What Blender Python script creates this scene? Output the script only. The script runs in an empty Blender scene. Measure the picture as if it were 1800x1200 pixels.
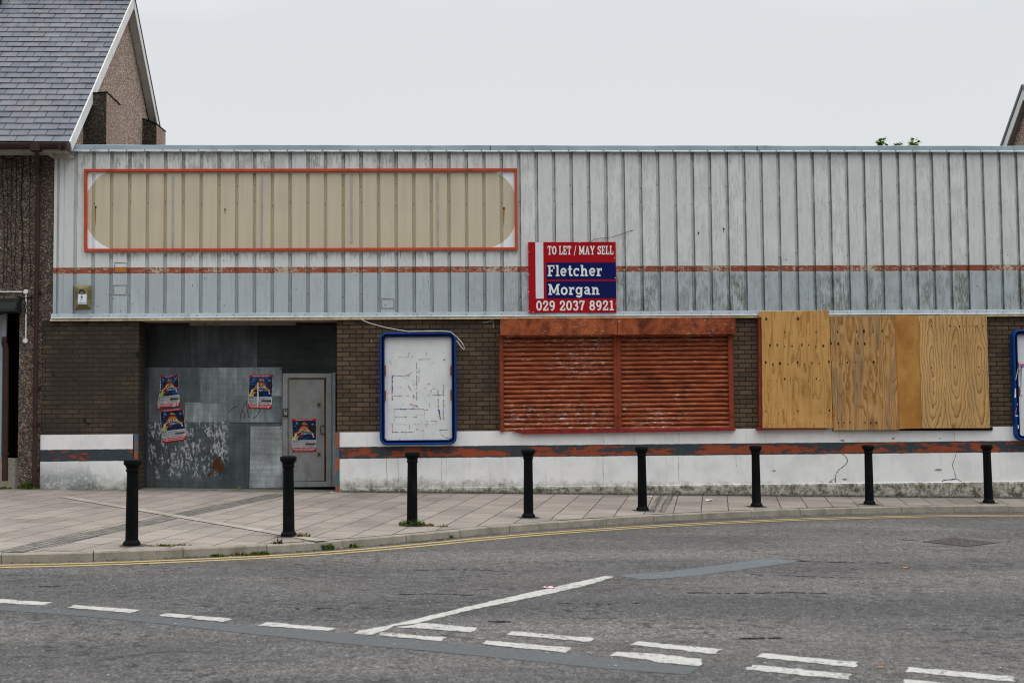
import bpy, math, random
import numpy as np
from mathutils import Matrix, Vector
random.seed(7)
SC = bpy.context.scene
COL = SC.collection
rad = math.radians

# ------------------------------------------------------------------ camera
YAW, PITCH, ROLL, FPX, DIST, CAMZ = 0.0439977, 0.0551985, -0.0080839, 2238.15, 21.6465, 1.6
_f = np.array([math.sin(YAW)*math.cos(PITCH), math.cos(YAW)*math.cos(PITCH), math.sin(PITCH)])
_r0 = np.array([math.cos(YAW), -math.sin(YAW), 0.0])
_u0 = np.cross(_r0, _f)
_r = math.cos(ROLL)*_r0 + math.sin(ROLL)*_u0
_u = math.cos(ROLL)*_u0 - math.sin(ROLL)*_r0
CAM = np.array([0.0, -DIST, CAMZ])
cd = bpy.data.cameras.new('camera')
cd.sensor_width = 36.0
cd.lens = FPX/1800*36
cd.clip_start = 0.1
cd.clip_end = 2000
cd.dof.use_dof = True
cd.dof.focus_distance = 21.0
cd.dof.aperture_fstop = 3.2
co = bpy.data.objects.new('camera', cd)
COL.objects.link(co)
M = Matrix.Identity(4)
for i in range(3):
    M[i][0] = _r[i]; M[i][1] = _u[i]; M[i][2] = -_f[i]; M[i][3] = CAM[i]
co.matrix_world = M
SC.camera = co

# ------------------------------------------------------------------ world: overcast sky
SUN_EL, SUN_AZ = rad(56), rad(118)      # azimuth clockwise from +Y: sun to the right, a little behind the camera
w = bpy.data.worlds.new('World'); SC.world = w; w.use_nodes = True
nt = w.node_tree; nt.nodes.clear()
def wn(t): return nt.nodes.new(t)
sky = wn('ShaderNodeTexSky'); sky.sky_type = 'NISHITA'; sky.sun_disc = False
sky.sun_elevation = SUN_EL; sky.sun_rotation = SUN_AZ; sky.dust_density = 5; sky.air_density = 1.5
tc = wn('ShaderNodeTexCoord'); sp = wn('ShaderNodeSeparateXYZ')
nt.links.new(tc.outputs['Generated'], sp.inputs[0])
cr = wn('ShaderNodeValToRGB')
el = cr.color_ramp.elements
el[0].position = 0.0; el[0].color = (7.3, 7.42, 7.52, 1)
el[1].position = 1.0; el[1].color = (23.0, 23.4, 24.0, 1)
e = el.new(0.30); e.color = (6.85, 7.05, 7.25, 1)
nz = wn('ShaderNodeTexNoise'); nz.inputs['Scale'].default_value = 2.2; nz.inputs['Detail'].default_value = 5
nt.links.new(tc.outputs['Generated'], nz.inputs['Vector'])
ma = wn('ShaderNodeMath'); ma.operation = 'MULTIPLY_ADD'; ma.inputs[1].default_value = 0.16; ma.inputs[2].default_value = -0.08
nt.links.new(nz.outputs['Fac'], ma.inputs[0])
ad = wn('ShaderNodeMath'); ad.operation = 'ADD'
nt.links.new(sp.outputs['Z'], ad.inputs[0]); nt.links.new(ma.outputs[0], ad.inputs[1])
nt.links.new(ad.outputs[0], cr.inputs[0])
mx = wn('ShaderNodeMix'); mx.data_type = 'RGBA'; mx.inputs[0].default_value = 0.92
nt.links.new(sky.outputs[0], mx.inputs[6]); nt.links.new(cr.outputs[0], mx.inputs[7])
bg = wn('ShaderNodeBackground'); bg.inputs[1].default_value = 0.1
wo = wn('ShaderNodeOutputWorld')
# low sky behind the viewer (-Y) dimmed, added to cut light on the shop front
mr = wn('ShaderNodeMapRange'); mr.interpolation_type = 'SMOOTHSTEP'; mr.inputs[1].default_value = -.15; mr.inputs[2].default_value = .45
hz_ = wn('ShaderNodeMapRange'); hz_.interpolation_type = 'SMOOTHSTEP'; hz_.inputs[1].default_value = .10; hz_.inputs[2].default_value = .55; hz_.inputs[3].default_value = .32; hz_.inputs[4].default_value = 1
ng = wn('ShaderNodeMath'); ng.operation = 'MULTIPLY'; ng.inputs[1].default_value = -1
nt.links.new(sp.outputs['Y'], ng.inputs[0]); nt.links.new(ng.outputs[0], mr.inputs[0]); nt.links.new(sp.outputs['Z'], hz_.inputs[0])
bk_ = wn('ShaderNodeMix'); bk_.data_type = 'FLOAT'; bk_.inputs[2].default_value = 1
nt.links.new(mr.outputs[0], bk_.inputs[0]); nt.links.new(hz_.outputs[0], bk_.inputs[3])
vm = wn('ShaderNodeVectorMath'); vm.operation = 'SCALE'
nt.links.new(mx.outputs[2], vm.inputs[0]); nt.links.new(bk_.outputs[0], vm.inputs['Scale'])
nt.links.new(vm.outputs[0], bg.inputs[0]); nt.links.new(bg.outputs[0], wo.inputs[0])
# sun behind cloud: weak, wide and soft
sd = bpy.data.lights.new('sun', 'SUN'); sd.energy = 0.6; sd.angle = rad(25); sd.color = (1, 0.97, 0.93)
so = bpy.data.objects.new('sun', sd); COL.objects.link(so)
_sd = Vector((math.sin(SUN_AZ)*math.cos(SUN_EL), math.cos(SUN_AZ)*math.cos(SUN_EL), math.sin(SUN_EL)))
so.rotation_euler = _sd.to_track_quat('Z', 'Y').to_euler()
so.location = (20, -20, 30)
SC.view_settings.view_transform = 'Standard'
SC.view_settings.look = 'None'
SC.view_settings.exposure = 0.16
SC.view_settings.gamma = 1.0
SC.view_settings.use_curve_mapping = False
SC.cycles.pixel_filter_type = 'BLACKMAN_HARRIS'
SC.cycles.filter_width = 1.15

# ------------------------------------------------------------------ survey: photo measurement -> point on a real plane
def ray(x, y): return _f*FPX + _r*(x-900) + _u*(600-y)
def W(x, y, Y=0.0):
    d = ray(x, y); return CAM + d*((Y-CAM[1])/d[1])
def RZ(X, Y=0): return 0.01 - 0.009*X                    # road plane
def G(x, y, off=0.0):
    d = ray(x, y); n = np.array([0.009, 0, 1.0]); return CAM + d*((0.01+off-n@CAM)/(n@d))
KPX = [(0,990),(100,988.6),(226,984),(352,979),(490,972),(586,965.5),(690,956),(783,946.5),(877,937),(969,929.5),(1060,922.7),
       (1152,916.6),(1240,912.3),(1333,908),(1423,904.8),(1513,902.3),(1605,900.3),(1700,899.2),(1798,898.7)]
KP = [(-16.0,-8.6),(-10.0,-8.45),(-7.0,-8.2)] + [tuple(G(*p)[:2]) for p in KPX] + [(11.0,-1.33),(14.0,-1.33),(22.0,-1.33)]
_kx = np.array([p[0] for p in KP]); _ky = np.array([p[1] for p in KP])
def KY(X):
    # smoothed kerb line
    xs = X + np.linspace(-0.6, 0.6, 7)
    return float(np.mean(np.interp(xs, _kx, _ky)))
def ZF(X): return 0.24 - 0.02*X                           # pavement level at the shop front
def PZ(X, Y):
    k = KY(X); zk = RZ(X) + 0.10
    t = (Y-k)/(0.05-k)
    return zk + min(max(t, 0), 1.05)*(ZF(X)-zk)
def P(x, y):
    d = ray(x, y); t0, t1 = 5/np.linalg.norm(d)*1.0, 40/np.linalg.norm(d)
    for _ in range(60):
        tm = (t0+t1)/2; p = CAM+d*tm
        if p[2] > PZ(p[0], p[1]): t0 = tm
        else: t1 = tm
    return CAM+d*t1

# ------------------------------------------------------------------ mesh helper
class MB:
    def __init__(s): s.v = []; s.f = []; s.m = []; s.s = []
    def add(s, vs, fs, mi=0, sm=False):
        o = len(s.v); s.v += [tuple(float(c) for c in v) for v in vs]
        for f in fs: s.f.append(tuple(i+o for i in f)); s.m.append(mi); s.s.append(sm)
    def box(s, x0, x1, y0, y1, z0, z1, mi=0):
        vs = [(x,y,z) for z in (z0,z1) for y in (y0,y1) for x in (x0,x1)]
        s.add(vs, [(0,2,3,1),(4,5,7,6),(0,1,5,4),(2,6,7,3),(0,4,6,2),(1,3,7,5)], mi)
    def quad(s, a, b, c, d, mi=0): s.add([a,b,c,d], [(0,1,2,3)], mi)
    def slab(s, pts, off, mi=0):
        """closed plate: polygon pts (facing the side opposite to off) given thickness along vector off"""
        n = len(pts); off = np.array(off, float)
        vs = [np.array(p, float) for p in pts]; vs = vs + [p+off for p in vs]
        fs = [tuple(range(n)), tuple(range(2*n-1, n-1, -1))]
        fs += [(i, i+n, (i+1) % n+n, (i+1) % n) for i in range(n)]
        s.add(vs, fs, mi)
    def wallpoly(s, px, Y, thick, mi=0):
        """a plate on the plane Y, outline measured on the photo, thickness going back from the viewer"""
        s.slab([W(x, y, Y) for x, y in px], (0, thick, 0), mi)
    def tube(s, pts, r, n=8, mi=0, caps=True):
        pts = [np.array(p, float) for p in pts]; k = len(pts); vs = []
        for i, p in enumerate(pts):
            t = pts[min(i+1, k-1)]-pts[max(i-1, 0)]; t = t/ (np.linalg.norm(t)+1e-9)
            a = np.cross(t, (0,0,1) if abs(t[2]) < .9 else (0,1,0)); a /= np.linalg.norm(a); b = np.cross(t, a)
            rr = r[i] if isinstance(r, (list, tuple)) else r
            vs += [p+rr*(math.cos(2*math.pi*j/n)*a+math.sin(2*math.pi*j/n)*b) for j in range(n)]
        fs = [(i*n+j, i*n+(j+1) % n, (i+1)*n+(j+1) % n, (i+1)*n+j) for i in range(k-1) for j in range(n)]
        s.add(vs, fs, mi, True)
        if caps: s.add(vs[:n], [tuple(range(n-1,-1,-1))], mi); s.add(vs[-n:], [tuple(range(n))], mi)
    def lathe(s, prof, c, n=24, mi=0, sm=True, flute=0.0):
        vs = []
        for r, z in prof:
            for j in range(n):
                rr = r*(1-flute*(j % 2)); a = 2*math.pi*j/n
                vs.append((c[0]+rr*math.cos(a), c[1]+rr*math.sin(a), c[2]+z))
        k = len(prof)
        s.add(vs, [(i*n+j, i*n+(j+1) % n, (i+1)*n+(j+1) % n, (i+1)*n+j) for i in range(k-1) for j in range(n)], mi, sm)
        s.add(vs[-n:], [tuple(range(n))], mi); s.add(vs[:n], [tuple(range(n-1,-1,-1))], mi)
    def ribbon(s, pts, w, Y, mi=0, closed=False):
        """flat stroke of width w in the XZ plane at depth Y (points are (x,z))"""
        pts = [np.array(p, float) for p in pts]; k = len(pts); vs = []
        for i, p in enumerate(pts):
            a = pts[(i-1) % k] if (closed or i > 0) else p
            b = pts[(i+1) % k] if (closed or i < k-1) else p
            t = b-a; t = t/(np.linalg.norm(t)+1e-9); nrm = np.array([-t[1], t[0]])
            m = 1.0
            if 0 < i < k-1 or closed:
                t1 = p-a; t1 /= np.linalg.norm(t1)+1e-9
                m = min(1/max(abs(float(nrm@np.array([-t1[1], t1[0]]))), .45), 2.2)
            q = nrm*w/2*m
            vs += [(p[0]+q[0], Y, p[1]+q[1]), (p[0]-q[0], Y, p[1]-q[1])]
        e = k if closed else k-1
        s.add(vs, [(2*i, 2*((i+1) % k), 2*((i+1) % k)+1, 2*i+1) for i in range(e)], mi)
    def build(s, name, mats, parent=None, bevel=0, fix=True):
        me = bpy.data.meshes.new(name)
        off = np.array(parent_loc(parent))
        me.from_pydata([tuple(np.array(v)-off) for v in s.v], [], s.f)
        for m in (mats if isinstance(mats, (list, tuple)) else [mats]): me.materials.append(m)
        me.polygons.foreach_set('material_index', s.m)
        me.polygons.foreach_set('use_smooth', s.s)
        me.update()
        o = bpy.data.objects.new(name, me); COL.objects.link(o)
        if parent: o.parent = parent
        if bevel:
            b = o.modifiers.new('bevel', 'BEVEL'); b.width = bevel; b.segments = 2; b.limit_method = 'ANGLE'; b.angle_limit = rad(40)
        return o
def parent_loc(p):
    l = np.zeros(3)
    while p: l = l+np.array(p.location); p = p.parent
    return l
def tag(o, label=None, cat=None, group=None, kind=None):
    if label: o['label'] = label
    if cat: o['category'] = cat
    if group: o['group'] = group
    if kind: o['kind'] = kind
    return o
def thing(name, label, cat, loc=(0,0,0), group=None):
    o = bpy.data.objects.new(name, None); COL.objects.link(o); o.empty_display_size = .1
    o.location = tuple(float(c) for c in loc)
    return tag(o, label, cat, group)

# ------------------------------------------------------------------ material helper
def lin(c): c /= 255; return c/12.92 if c <= .04045 else ((c+.055)/1.055)**2.4
def C(r, g, b, k=.72): return (min(lin(r)/k, .9), min(lin(g)/k, .9), min(lin(b)/k, .9))
class MT:
    def __init__(s, name):
        s.m = bpy.data.materials.new(name); s.m.use_nodes = True; s.nt = s.m.node_tree
        s.b = s.nt.nodes['Principled BSDF']
        s.g = s.nt.nodes.new('ShaderNodeNewGeometry'); s.pos = s.g.outputs['Position']; s.isl = s.g.outputs['Random Per Island']
    def n(s, t, **kw):
        o = s.nt.nodes.new(t)
        for k, v in kw.items(): setattr(o, k, v)
        return o
    def put(s, sock, v):
        if hasattr(v, 'is_output'): s.nt.links.new(v, sock)
        elif isinstance(v, (tuple, list)): sock.default_value = tuple(v)+(1,) if (len(v) == 3 and sock.type == 'RGBA') else tuple(v)
        else: sock.default_value = v
    def ma(s, op, a, b=0.0, c=0.0):
        o = s.n('ShaderNodeMath', operation=op); s.put(o.inputs[0], a); s.put(o.inputs[1], b); s.put(o.inputs[2], c); return o.outputs[0]
    def xyz(s, v=None):
        o = s.n('ShaderNodeSeparateXYZ'); s.put(o.inputs[0], v or s.pos); return o.outputs[0], o.outputs[1], o.outputs[2]
    def vec(s, x, y, z):
        o = s.n('ShaderNodeCombineXYZ'); s.put(o.inputs[0], x); s.put(o.inputs[1], y); s.put(o.inputs[2], z); return o.outputs[0]
    def scl(s, k, v=None, add=(0,0,0)):
        o = s.n('ShaderNodeVectorMath', operation='MULTIPLY_ADD'); s.put(o.inputs[0], v or s.pos); s.put(o.inputs[1], k); s.put(o.inputs[2], add); return o.outputs[0]
    def noise(s, scale=1, detail=5, rough=.6, v=None, dist=0):
        o = s.n('ShaderNodeTexNoise'); s.put(o.inputs['Vector'], v or s.pos); o.inputs['Scale'].default_value = scale
        o.inputs['Detail'].default_value = detail; o.inputs['Roughness'].default_value = rough; o.inputs['Distortion'].default_value = dist
        return o.outputs['Fac']
    def vor(s, scale=1, v=None, feature='F1', rnd=1):
        o = s.n('ShaderNodeTexVoronoi', feature=feature); s.put(o.inputs['Vector'], v or s.pos); o.inputs['Scale'].default_value = scale
        o.inputs['Randomness'].default_value = rnd
        return o
    def sm(s, f, a, b, lo=0, hi=1):
        o = s.n('ShaderNodeMapRange', interpolation_type='SMOOTHSTEP'); s.put(o.inputs[0], f)
        s.put(o.inputs[1], a); s.put(o.inputs[2], b); s.put(o.inputs[3], lo); s.put(o.inputs[4], hi); return o.outputs[0]
    def mix(s, f, a, b, mode='MIX'):
        o = s.n('ShaderNodeMix', data_type='RGBA', blend_type=mode); s.put(o.inputs[0], f); s.put(o.inputs[6], a); s.put(o.inputs[7], b); return o.outputs[2]
    def mul(s, *a):
        r = a[0]
        for b in a[1:]: r = s.ma('MULTIPLY', r, b)
        return r
    def band(s, f, a, b, e=.004):
        return s.mul(s.sm(f, a-e, a+e), s.sm(f, b-e, b+e, 1, 0))
    def ramp(s, f, stops, interp='LINEAR'):
        o = s.n('ShaderNodeValToRGB'); el = o.color_ramp.elements; o.color_ramp.interpolation = interp
        while len(el) < len(stops): el.new(.5)
        for e_, (p, c) in zip(el, stops): e_.position = p; e_.color = (c[0], c[1], c[2], 1) if isinstance(c, (tuple, list)) else (c, c, c, 1)
        s.put(o.inputs[0], f); return o.outputs[0]
    def out(s, color, rough=.8, spec=.3, metal=0, bump=None, bs=.4, bd=.01):
        s.put(s.b.inputs['Base Color'], color); s.put(s.b.inputs['Roughness'], rough)
        s.put(s.b.inputs['Specular IOR Level'], spec*.5); s.put(s.b.inputs['Metallic'], metal)
        if bump is not None:
            o = s.n('ShaderNodeBump'); o.inputs['Strength'].default_value = bs; o.inputs['Distance'].default_value = bd
            s.put(o.inputs['Height'], bump); s.nt.links.new(o.outputs[0], s.b.inputs['Normal'])
        return s.m
def plain(name, col, rough=.7, spec=.3, metal=0, var=.18, scale=9, dirt=None):
    """painted / moulded surface with mottling and a little dirt"""
    t = MT(name); n = t.noise(scale, 6, .65)
    d = tuple(c*(1-var) for c in col); l = tuple(min(c*(1+var), .95) for c in col)
    c = t.ramp(n, [(.3, d), (.7, l)])
    if dirt:
        dn = t.sm(t.noise(3.1, 8, .7, t.scl((1.6,1.6,.7))), .52, .72); c = t.mix(t.mul(dn, .7), c, dirt)
    return t.out(c, rough, spec, metal, t.noise(scale*6, 4), .15, .003)
MAT = {}

# ------------------------------------------------------------------ materials: setting
def m_asphalt(name, k=1.0, blue=0.0, bcol=(.096, .106, .113)):
    t = MT(name); x, y, z = t.xyz()
    v = t.vor(95); cellr = t.xyz(v.outputs['Color'])[0]
    sp_ = t.ramp(cellr, [(0, .026), (.35, .085), (.75, .136), (.93, .20), (1, .40)])
    med = t.noise(11, 8, .75)
    fl = t.noise(34, 5, .8)
    big = t.noise(.55, 5, .6)
    coarse = t.xyz(t.vor(52).outputs['Color'])[1]
    c = t.mix(.55, sp_, t.ramp(t.ma('ADD', t.mul(med, .5), t.mul(fl, .5)), [(.39, .022), (.5, .088), (.61, .18)]))
    c = t.mix(1, c, t.ramp(coarse, [(0, .55), (.3, .92), (.8, 1.06), (1, 1.4)]), 'MULTIPLY')
    # scuffed, open-textured spots where the binder has gone: darker pits, mostly stretched along the traffic
    sc = t.noise(1, 6, .68, t.scl((7.5, 8.5, 1)))
    reg = t.sm(t.noise(.8, 3, .5, t.scl((1, 1, 1), add=(3.1, 7.7, 0))), .42, .62)
    pit = t.mul(t.sm(sc, .53, .60), reg)
    c = t.mix(t.mul(pit, .85), c, (.028, .028, .028))
    wn_ = t.sm(t.noise(.3, 4, .6, t.scl((1, 2.2, 1), add=(9.3, 0, 0))), .4, .7)
    c = t.mix(t.mul(wn_, .3), c, (.042, .042, .042))
    # lighter, tyre-polished running lanes and the darker untrafficked margin along the kerb
    ln = t.noise(1, 4, .55, t.scl((.12, .55, 1), add=(2, 1.5, 0)))
    c = t.mix(1, c, t.ramp(ln, [(.36, (.74, .74, .75)), (.5, (1, .99, .98)), (.64, (1.34, 1.30, 1.24))]), 'MULTIPLY')
    oil = t.sm(t.vor(.55, t.scl((1, .6, 1))).outputs['Distance'], .13, .02)
    c = t.mix(t.mul(oil, t.sm(t.noise(9, 5, .7), .3, .6), .5), c, (.022, .021, .02))
    ck = t.sm(t.ma('ABSOLUTE', t.ma('SUBTRACT', t.noise(1, 6, .65, t.scl((.5, 1.5, 1), add=(0, 4, 0))), .5)), .0045, .0015)
    c = t.mix(t.mul(ck, t.sm(t.noise(.6, 3, .5), .45, .6), .8), c, (.018, .018, .018))
    tint = t.mix(big, (k*1.05, k*1.0, k*.955), (k*1.0, k*.99, k*.985))
    c = t.mix(1.0, c, tint, 'MULTIPLY')
    if blue: c = t.mix(blue, c, bcol)
    return t.out(c, .82, .28, 0, t.ma('ADD', t.mul(cellr, .6), med), .55, .008)
MAT['asphalt'] = m_asphalt('asphalt', 1.02)
MAT['patch'] = m_asphalt('asphalt_patch', .95, .72)
MAT['patch_light'] = m_asphalt('asphalt_patch_light', 1.0, .6, (.135, .158, .172))
MAT['patch_faint'] = m_asphalt('asphalt_patch_faint', .95, .3)
def m_paint(name, col, wear=.5, w0=.56):
    t = MT(name); f = t.noise(22, 7, .75); g = t.noise(2.3, 4, .6)
    wr = t.sm(t.ma('ADD', t.mul(f, .7), t.mul(g, .3)), w0, w0+.09)
    v = t.xyz(t.vor(60).outputs['Color'])[0]
    c = t.mix(t.noise(16, 6, .7), tuple(a*.84 for a in col), col)
    c = t.mix(t.mul(wr, wear), c, (.085, .083, .08))
    c = t.mix(t.mul(t.sm(v, .86, .95), .3), c, (.1, .098, .095))
    return t.out(c, .75, .3, 0, f, .3, .004)
MAT['white_line'] = m_paint('white_road_paint', (.46, .45, .42), .8, .50)
MAT['yellow_line'] = m_paint('yellow_road_paint', (.50, .36, .15), .7, .54)
def m_paving(name, cw, ch, col, joint, ang=-11.5, var=.12, mort=.009):
    t = MT(name)
    r = t.n('ShaderNodeVectorRotate', rotation_type='Z_AXIS'); t.put(r.inputs['Vector'], t.pos); r.inputs['Angle'].default_value = rad(11.5+90-180)
    wob = t.n('ShaderNodeVectorMath', operation='ADD'); nw = t.n('ShaderNodeTexNoise'); t.put(nw.inputs['Vector'], t.pos); nw.inputs['Scale'].default_value = 1.6
    t.put(wob.inputs[0], r.outputs[0]); t.put(wob.inputs[1], t.scl((.022, .022, 0), nw.outputs['Color'], (-.011, -.011, 0)))
    b = t.n('ShaderNodeTexBrick', offset=.5); t.put(b.inputs['Vector'], wob.outputs[0])
    b.inputs['Scale'].default_value = 1; b.inputs['Brick Width'].default_value = cw; b.inputs['Row Height'].default_value = ch
    b.inputs['Mortar Size'].default_value = mort; b.inputs['Mortar Smooth'].default_value = .3; b.inputs['Bias'].default_value = 0
    t.put(b.inputs['Color1'], tuple(c*(1-var) for c in col)); t.put(b.inputs['Color2'], tuple(c*(1+var) for c in col)); t.put(b.inputs['Mortar'], joint)
    jn = t.sm(t.noise(2.2, 4, .6), .22, .5)
    c = t.mix(t.mul(jn, b.outputs['Fac']), b.outputs['Color'], joint)
    c2 = t.mix(t.mul(b.outputs['Fac'], t.ma('SUBTRACT', 1, jn), .75), c, col)
    st = t.noise(.9, 7, .66); sp_ = t.noise(70, 3, .8)
    c2 = t.mix(1, c2, t.ramp(st, [(.25, .68), (.5, .98), (.72, 1.12)]), 'MULTIPLY')
    c2 = t.mix(1, c2, t.ramp(sp_, [(.3, .72), (.5, 1.0), (.7, 1.25)]), 'MULTIPLY')
    gum = t.sm(t.vor(2.1).outputs['Distance'], .045, .03, 0, 1)
    c2 = t.mix(t.mul(gum, .35), c2, (.09, .085, .08))
    # darker band where the paving meets the shop front
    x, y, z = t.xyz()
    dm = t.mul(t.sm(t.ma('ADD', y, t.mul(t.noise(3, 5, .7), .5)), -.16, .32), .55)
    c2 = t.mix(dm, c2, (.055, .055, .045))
    return t.out(c2, .86, .22, 0, t.ma('SUBTRACT', t.mul(st, .2), b.outputs['Fac']), .5, .006)
MAT['paving'] = m_paving('paving_slabs', .62, .41, (.270, .236, .208), (.06, .052, .044))
MAT['setts'] = m_paving('setts', .13, .1, (.185, .17, .152), (.085, .078, .07), var=.25, mort=.014)
MAT['pale_slab'] = m_paving('pale_slabs', .9, .3, (.34, .31, .27), (.25, .225, .195))
def m_conc(name, col, scale=5, moss=0.0):
    t = MT(name); n = t.noise(scale, 8, .7); s_ = t.noise(90, 3, .8)
    c = t.ramp(n, [(.25, tuple(a*.66 for a in col)), (.5, col), (.75, tuple(a*1.2 for a in col))])
    c = t.mix(1, c, t.ramp(s_, [(.3, .78), (.55, 1.04), (.75, 1.25)]), 'MULTIPLY')
    c = t.mix(t.mul(t.sm(t.noise(2.3, 6, .7), .5, .68), .45), c, (.085, .075, .055))
    if moss: c = t.mix(t.mul(t.sm(t.noise(4.3, 6, .7), .46, .6), moss), c, (.05, .055, .03))
    return t.out(c, .88, .2, 0, n, .4, .008)
MAT['kerb'] = m_conc('kerb_concrete', (.285, .26, .215), 4)
MAT['dirt'] = m_conc('earth_ground', (.08, .075, .065), 2)

# ------------------------------------------------------------------ ground, road, kerb, pavement
def sheet(name, x0, x1, y0, y1, off, mat, nx=1, ny=1):
    b = MB(); xs = np.linspace(x0, x1, nx+1); ys = np.linspace(y0, y1, ny+1)
    vs = [(x, y, RZ(x)+off) for y in ys for x in xs]
    b.add(vs, [(j*(nx+1)+i, j*(nx+1)+i+1, (j+1)*(nx+1)+i+1, (j+1)*(nx+1)+i) for j in range(ny) for i in range(nx)])
    return b.build(name, mat)
g_ = MB()
_gx = (-900, -40, 40, 900)
g_.add([(x, y, RZ(max(min(x, 40), -40))-.03) for y in (-900, 900) for x in _gx], [(i, i+1, i+5, i+4) for i in range(3)])
tag(g_.build('ground', MAT['dirt']), kind='structure')
tag(sheet('road', -30, 30, -40, 0.0, 0, MAT['asphalt'], 30, 20), kind='structure')

# pavement: one sheet from the kerb back edge to the shop front and into the doorway
b = MB(); xs = np.arange(-16, 20.01, .25); nv = 26
def kerb_n(X):
    d = .05; tx = np.array([2*d, KY(X+d)-KY(X-d)]); tx /= np.linalg.norm(tx); return np.array([-tx[1], tx[0]])   # towards the shop
vs = []
for X in xs:
    k0 = KY(X)+.13
    for j in range(nv):
        s_ = j/(nv-2) if j < nv-1 else 1.0
        Y = k0+(0.06-k0)*min(s_, 1)
        if j == nv-1: Y = 0.75
        vs.append((X, Y, PZ(X, Y)))
b.add(vs, [(i*nv+j, (i+1)*nv+j, (i+1)*nv+j+1, i*nv+j+1) for i in range(len(xs)-1) for j in range(nv-1)], 0, True)
tag(b.build('pavement', MAT['paving']), kind='structure')
def strip(name, a0, a1, w0, mat, n=40, off=.004):
    """inlaid strip of paving between two photo points, lying on the pavement"""
    p, q = P(*a0)[:2], P(*a1)[:2]; d = (q-p)/np.linalg.norm(q-p); nn = np.array([-d[1], d[0]])
    b = MB(); vs = []
    for i in range(n+1):
        c = p+(q-p)*i/n
        for k in (-1, 0, 1):
            r = c+nn*k*w0/2; vs.append((r[0], r[1], PZ(r[0], r[1])+off))
    b.add(vs, [(3*i+k, 3*i+3+k, 3*i+4+k, 3*i+1+k) for i in range(n) for k in (0, 1)], 0, True)
    return tag(b.build(name, mat), kind='structure')
strip('paving_setts', (14,970), (494,868), .34, MAT['setts'], off=.004)
strip('paving_pale_strip', (112,873), (566,951), .17, MAT['pale_slab'], off=.008)
for x0, x1 in ((1149,1163),(1166,1176)):
    strip('paving_setts', (x0-4,900), (x0+14,870), .11, MAT['setts'], 12)

# kerb stones
b = MB()
def arc_pts():
    X = -13.0; pts = [X]
    while X < 16:
        s_ = (KY(X+.05)-KY(X-.05))/.1; X += .915/math.sqrt(1+s_*s_); pts.append(X)
    return pts
ap = arc_pts()
for i in range(len(ap)-1):
    Xa, Xb = ap[i]+.004, ap[i+1]-.004
    dz = random.uniform(-.004, .004); dy = random.uniform(-.004, .004); vs = []; k = 5
    for j in range(k):
        X = Xa+(Xb-Xa)*j/(k-1); nn = kerb_n(X); Y = KY(X)
        for o, z in ((0, -.05), (0.006, .085), (.02, .1), (.135, .1), (.135, -.05)):
            vs.append((X+nn[0]*(o+dy), Y+nn[1]*(o+dy), RZ(X)+z+(dz if z > 0 else 0)))
    fs = [(j*5+m, (j+1)*5+m, (j+1)*5+(m+1) % 5, j*5+(m+1) % 5) for j in range(k-1) for m in range(5)]
    fs += [tuple(range(5)), tuple(range((k-1)*5+4, (k-1)*5-1, -1))]
    b.add(vs, fs)
tag(b.build('kerb', MAT['kerb']), kind='structure')

# painted lines
def jag(poly, step=.05, amp=.008):
    out = []; n = len(poly)
    for i in range(n):
        a, c = np.array(poly[i][:2]), np.array(poly[(i+1) % n][:2]); L = np.linalg.norm(c-a); k = max(int(L/step), 1)
        for j in range(k):
            p = a+(c-a)*j/k; out.append(p+np.random.RandomState(int(abs(p[0]*9173+p[1]*7121)*10) % 2**31).uniform(-amp, amp, 2))
    return out
def mark(px_polys, name, mat, off=.004, step=.05, amp=.008):
    b = MB()
    for poly in px_polys:
        q = jag([G(*p) for p in poly], step, amp)
        vs = [(p[0], p[1], RZ(p[0])+off) for p in q]
        b.add(vs, [tuple(range(len(vs)))])
    return tag(b.build(name, mat), kind='structure')
def z1(*p): return [(x/3, 850+y/3) for x, y in p]
def z2(*p): return [(600+x/3, 850+y/3) for x, y in p]
def z3(*p): return [(1200+x/3, 850+y/3) for x, y in p]
mark([z2((65,790),(100,775),(300,736),(700,640),(1090,552),(1385,488),(1443,490),(1290,537),(1100,580),(700,662),(437,727),(400,736),(275,752),(165,799)),
      ], 'white_road_line', MAT['white_line'], .004, .06, .012)
mark([z2((437,735),(720,760),(690,783),(300,757)), z2((905,778),(1340,815),(1310,835),(872,797)),
      [(1109,1133.5),(1122,1127),(1269.5,1141.7),(1257,1149.6)], z3((415,893),(930,942),(905,968),(387,915)), z3((1190,968),(1757,1017),(1748,1045),(1182,993)),
      z2((215,783),(555,812),(525,830),(190,800)), z2((765,826),(1212,865),(1190,892),(727,845)),
      [(1074,1153),(1085,1145.5),(1150,1149),(1236.5,1159),(1228,1170.5),(1150,1164),(1137,1158.5)],
      z3((375,955),(893,1005),(870,1035),(330,980)), z3((1175,1033),(1900,1100),(1900,1140),(1160,1055)),
      [(-60,1056.5),(-40,1050),(90,1058.8),(75,1063.8)], z1((395,640),(740,665),(690,683),(352,653)), z1((880,683),(1230,712),(1185,728),(832,697)),
      z1((1405,730),(1772,762),(1735,777),(1360,747)), [(-240,1047),(-215,1041),(-125,1047),(-140,1052)]],
     'white_dashes', MAT['white_line'], .004, .045, .014)
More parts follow.
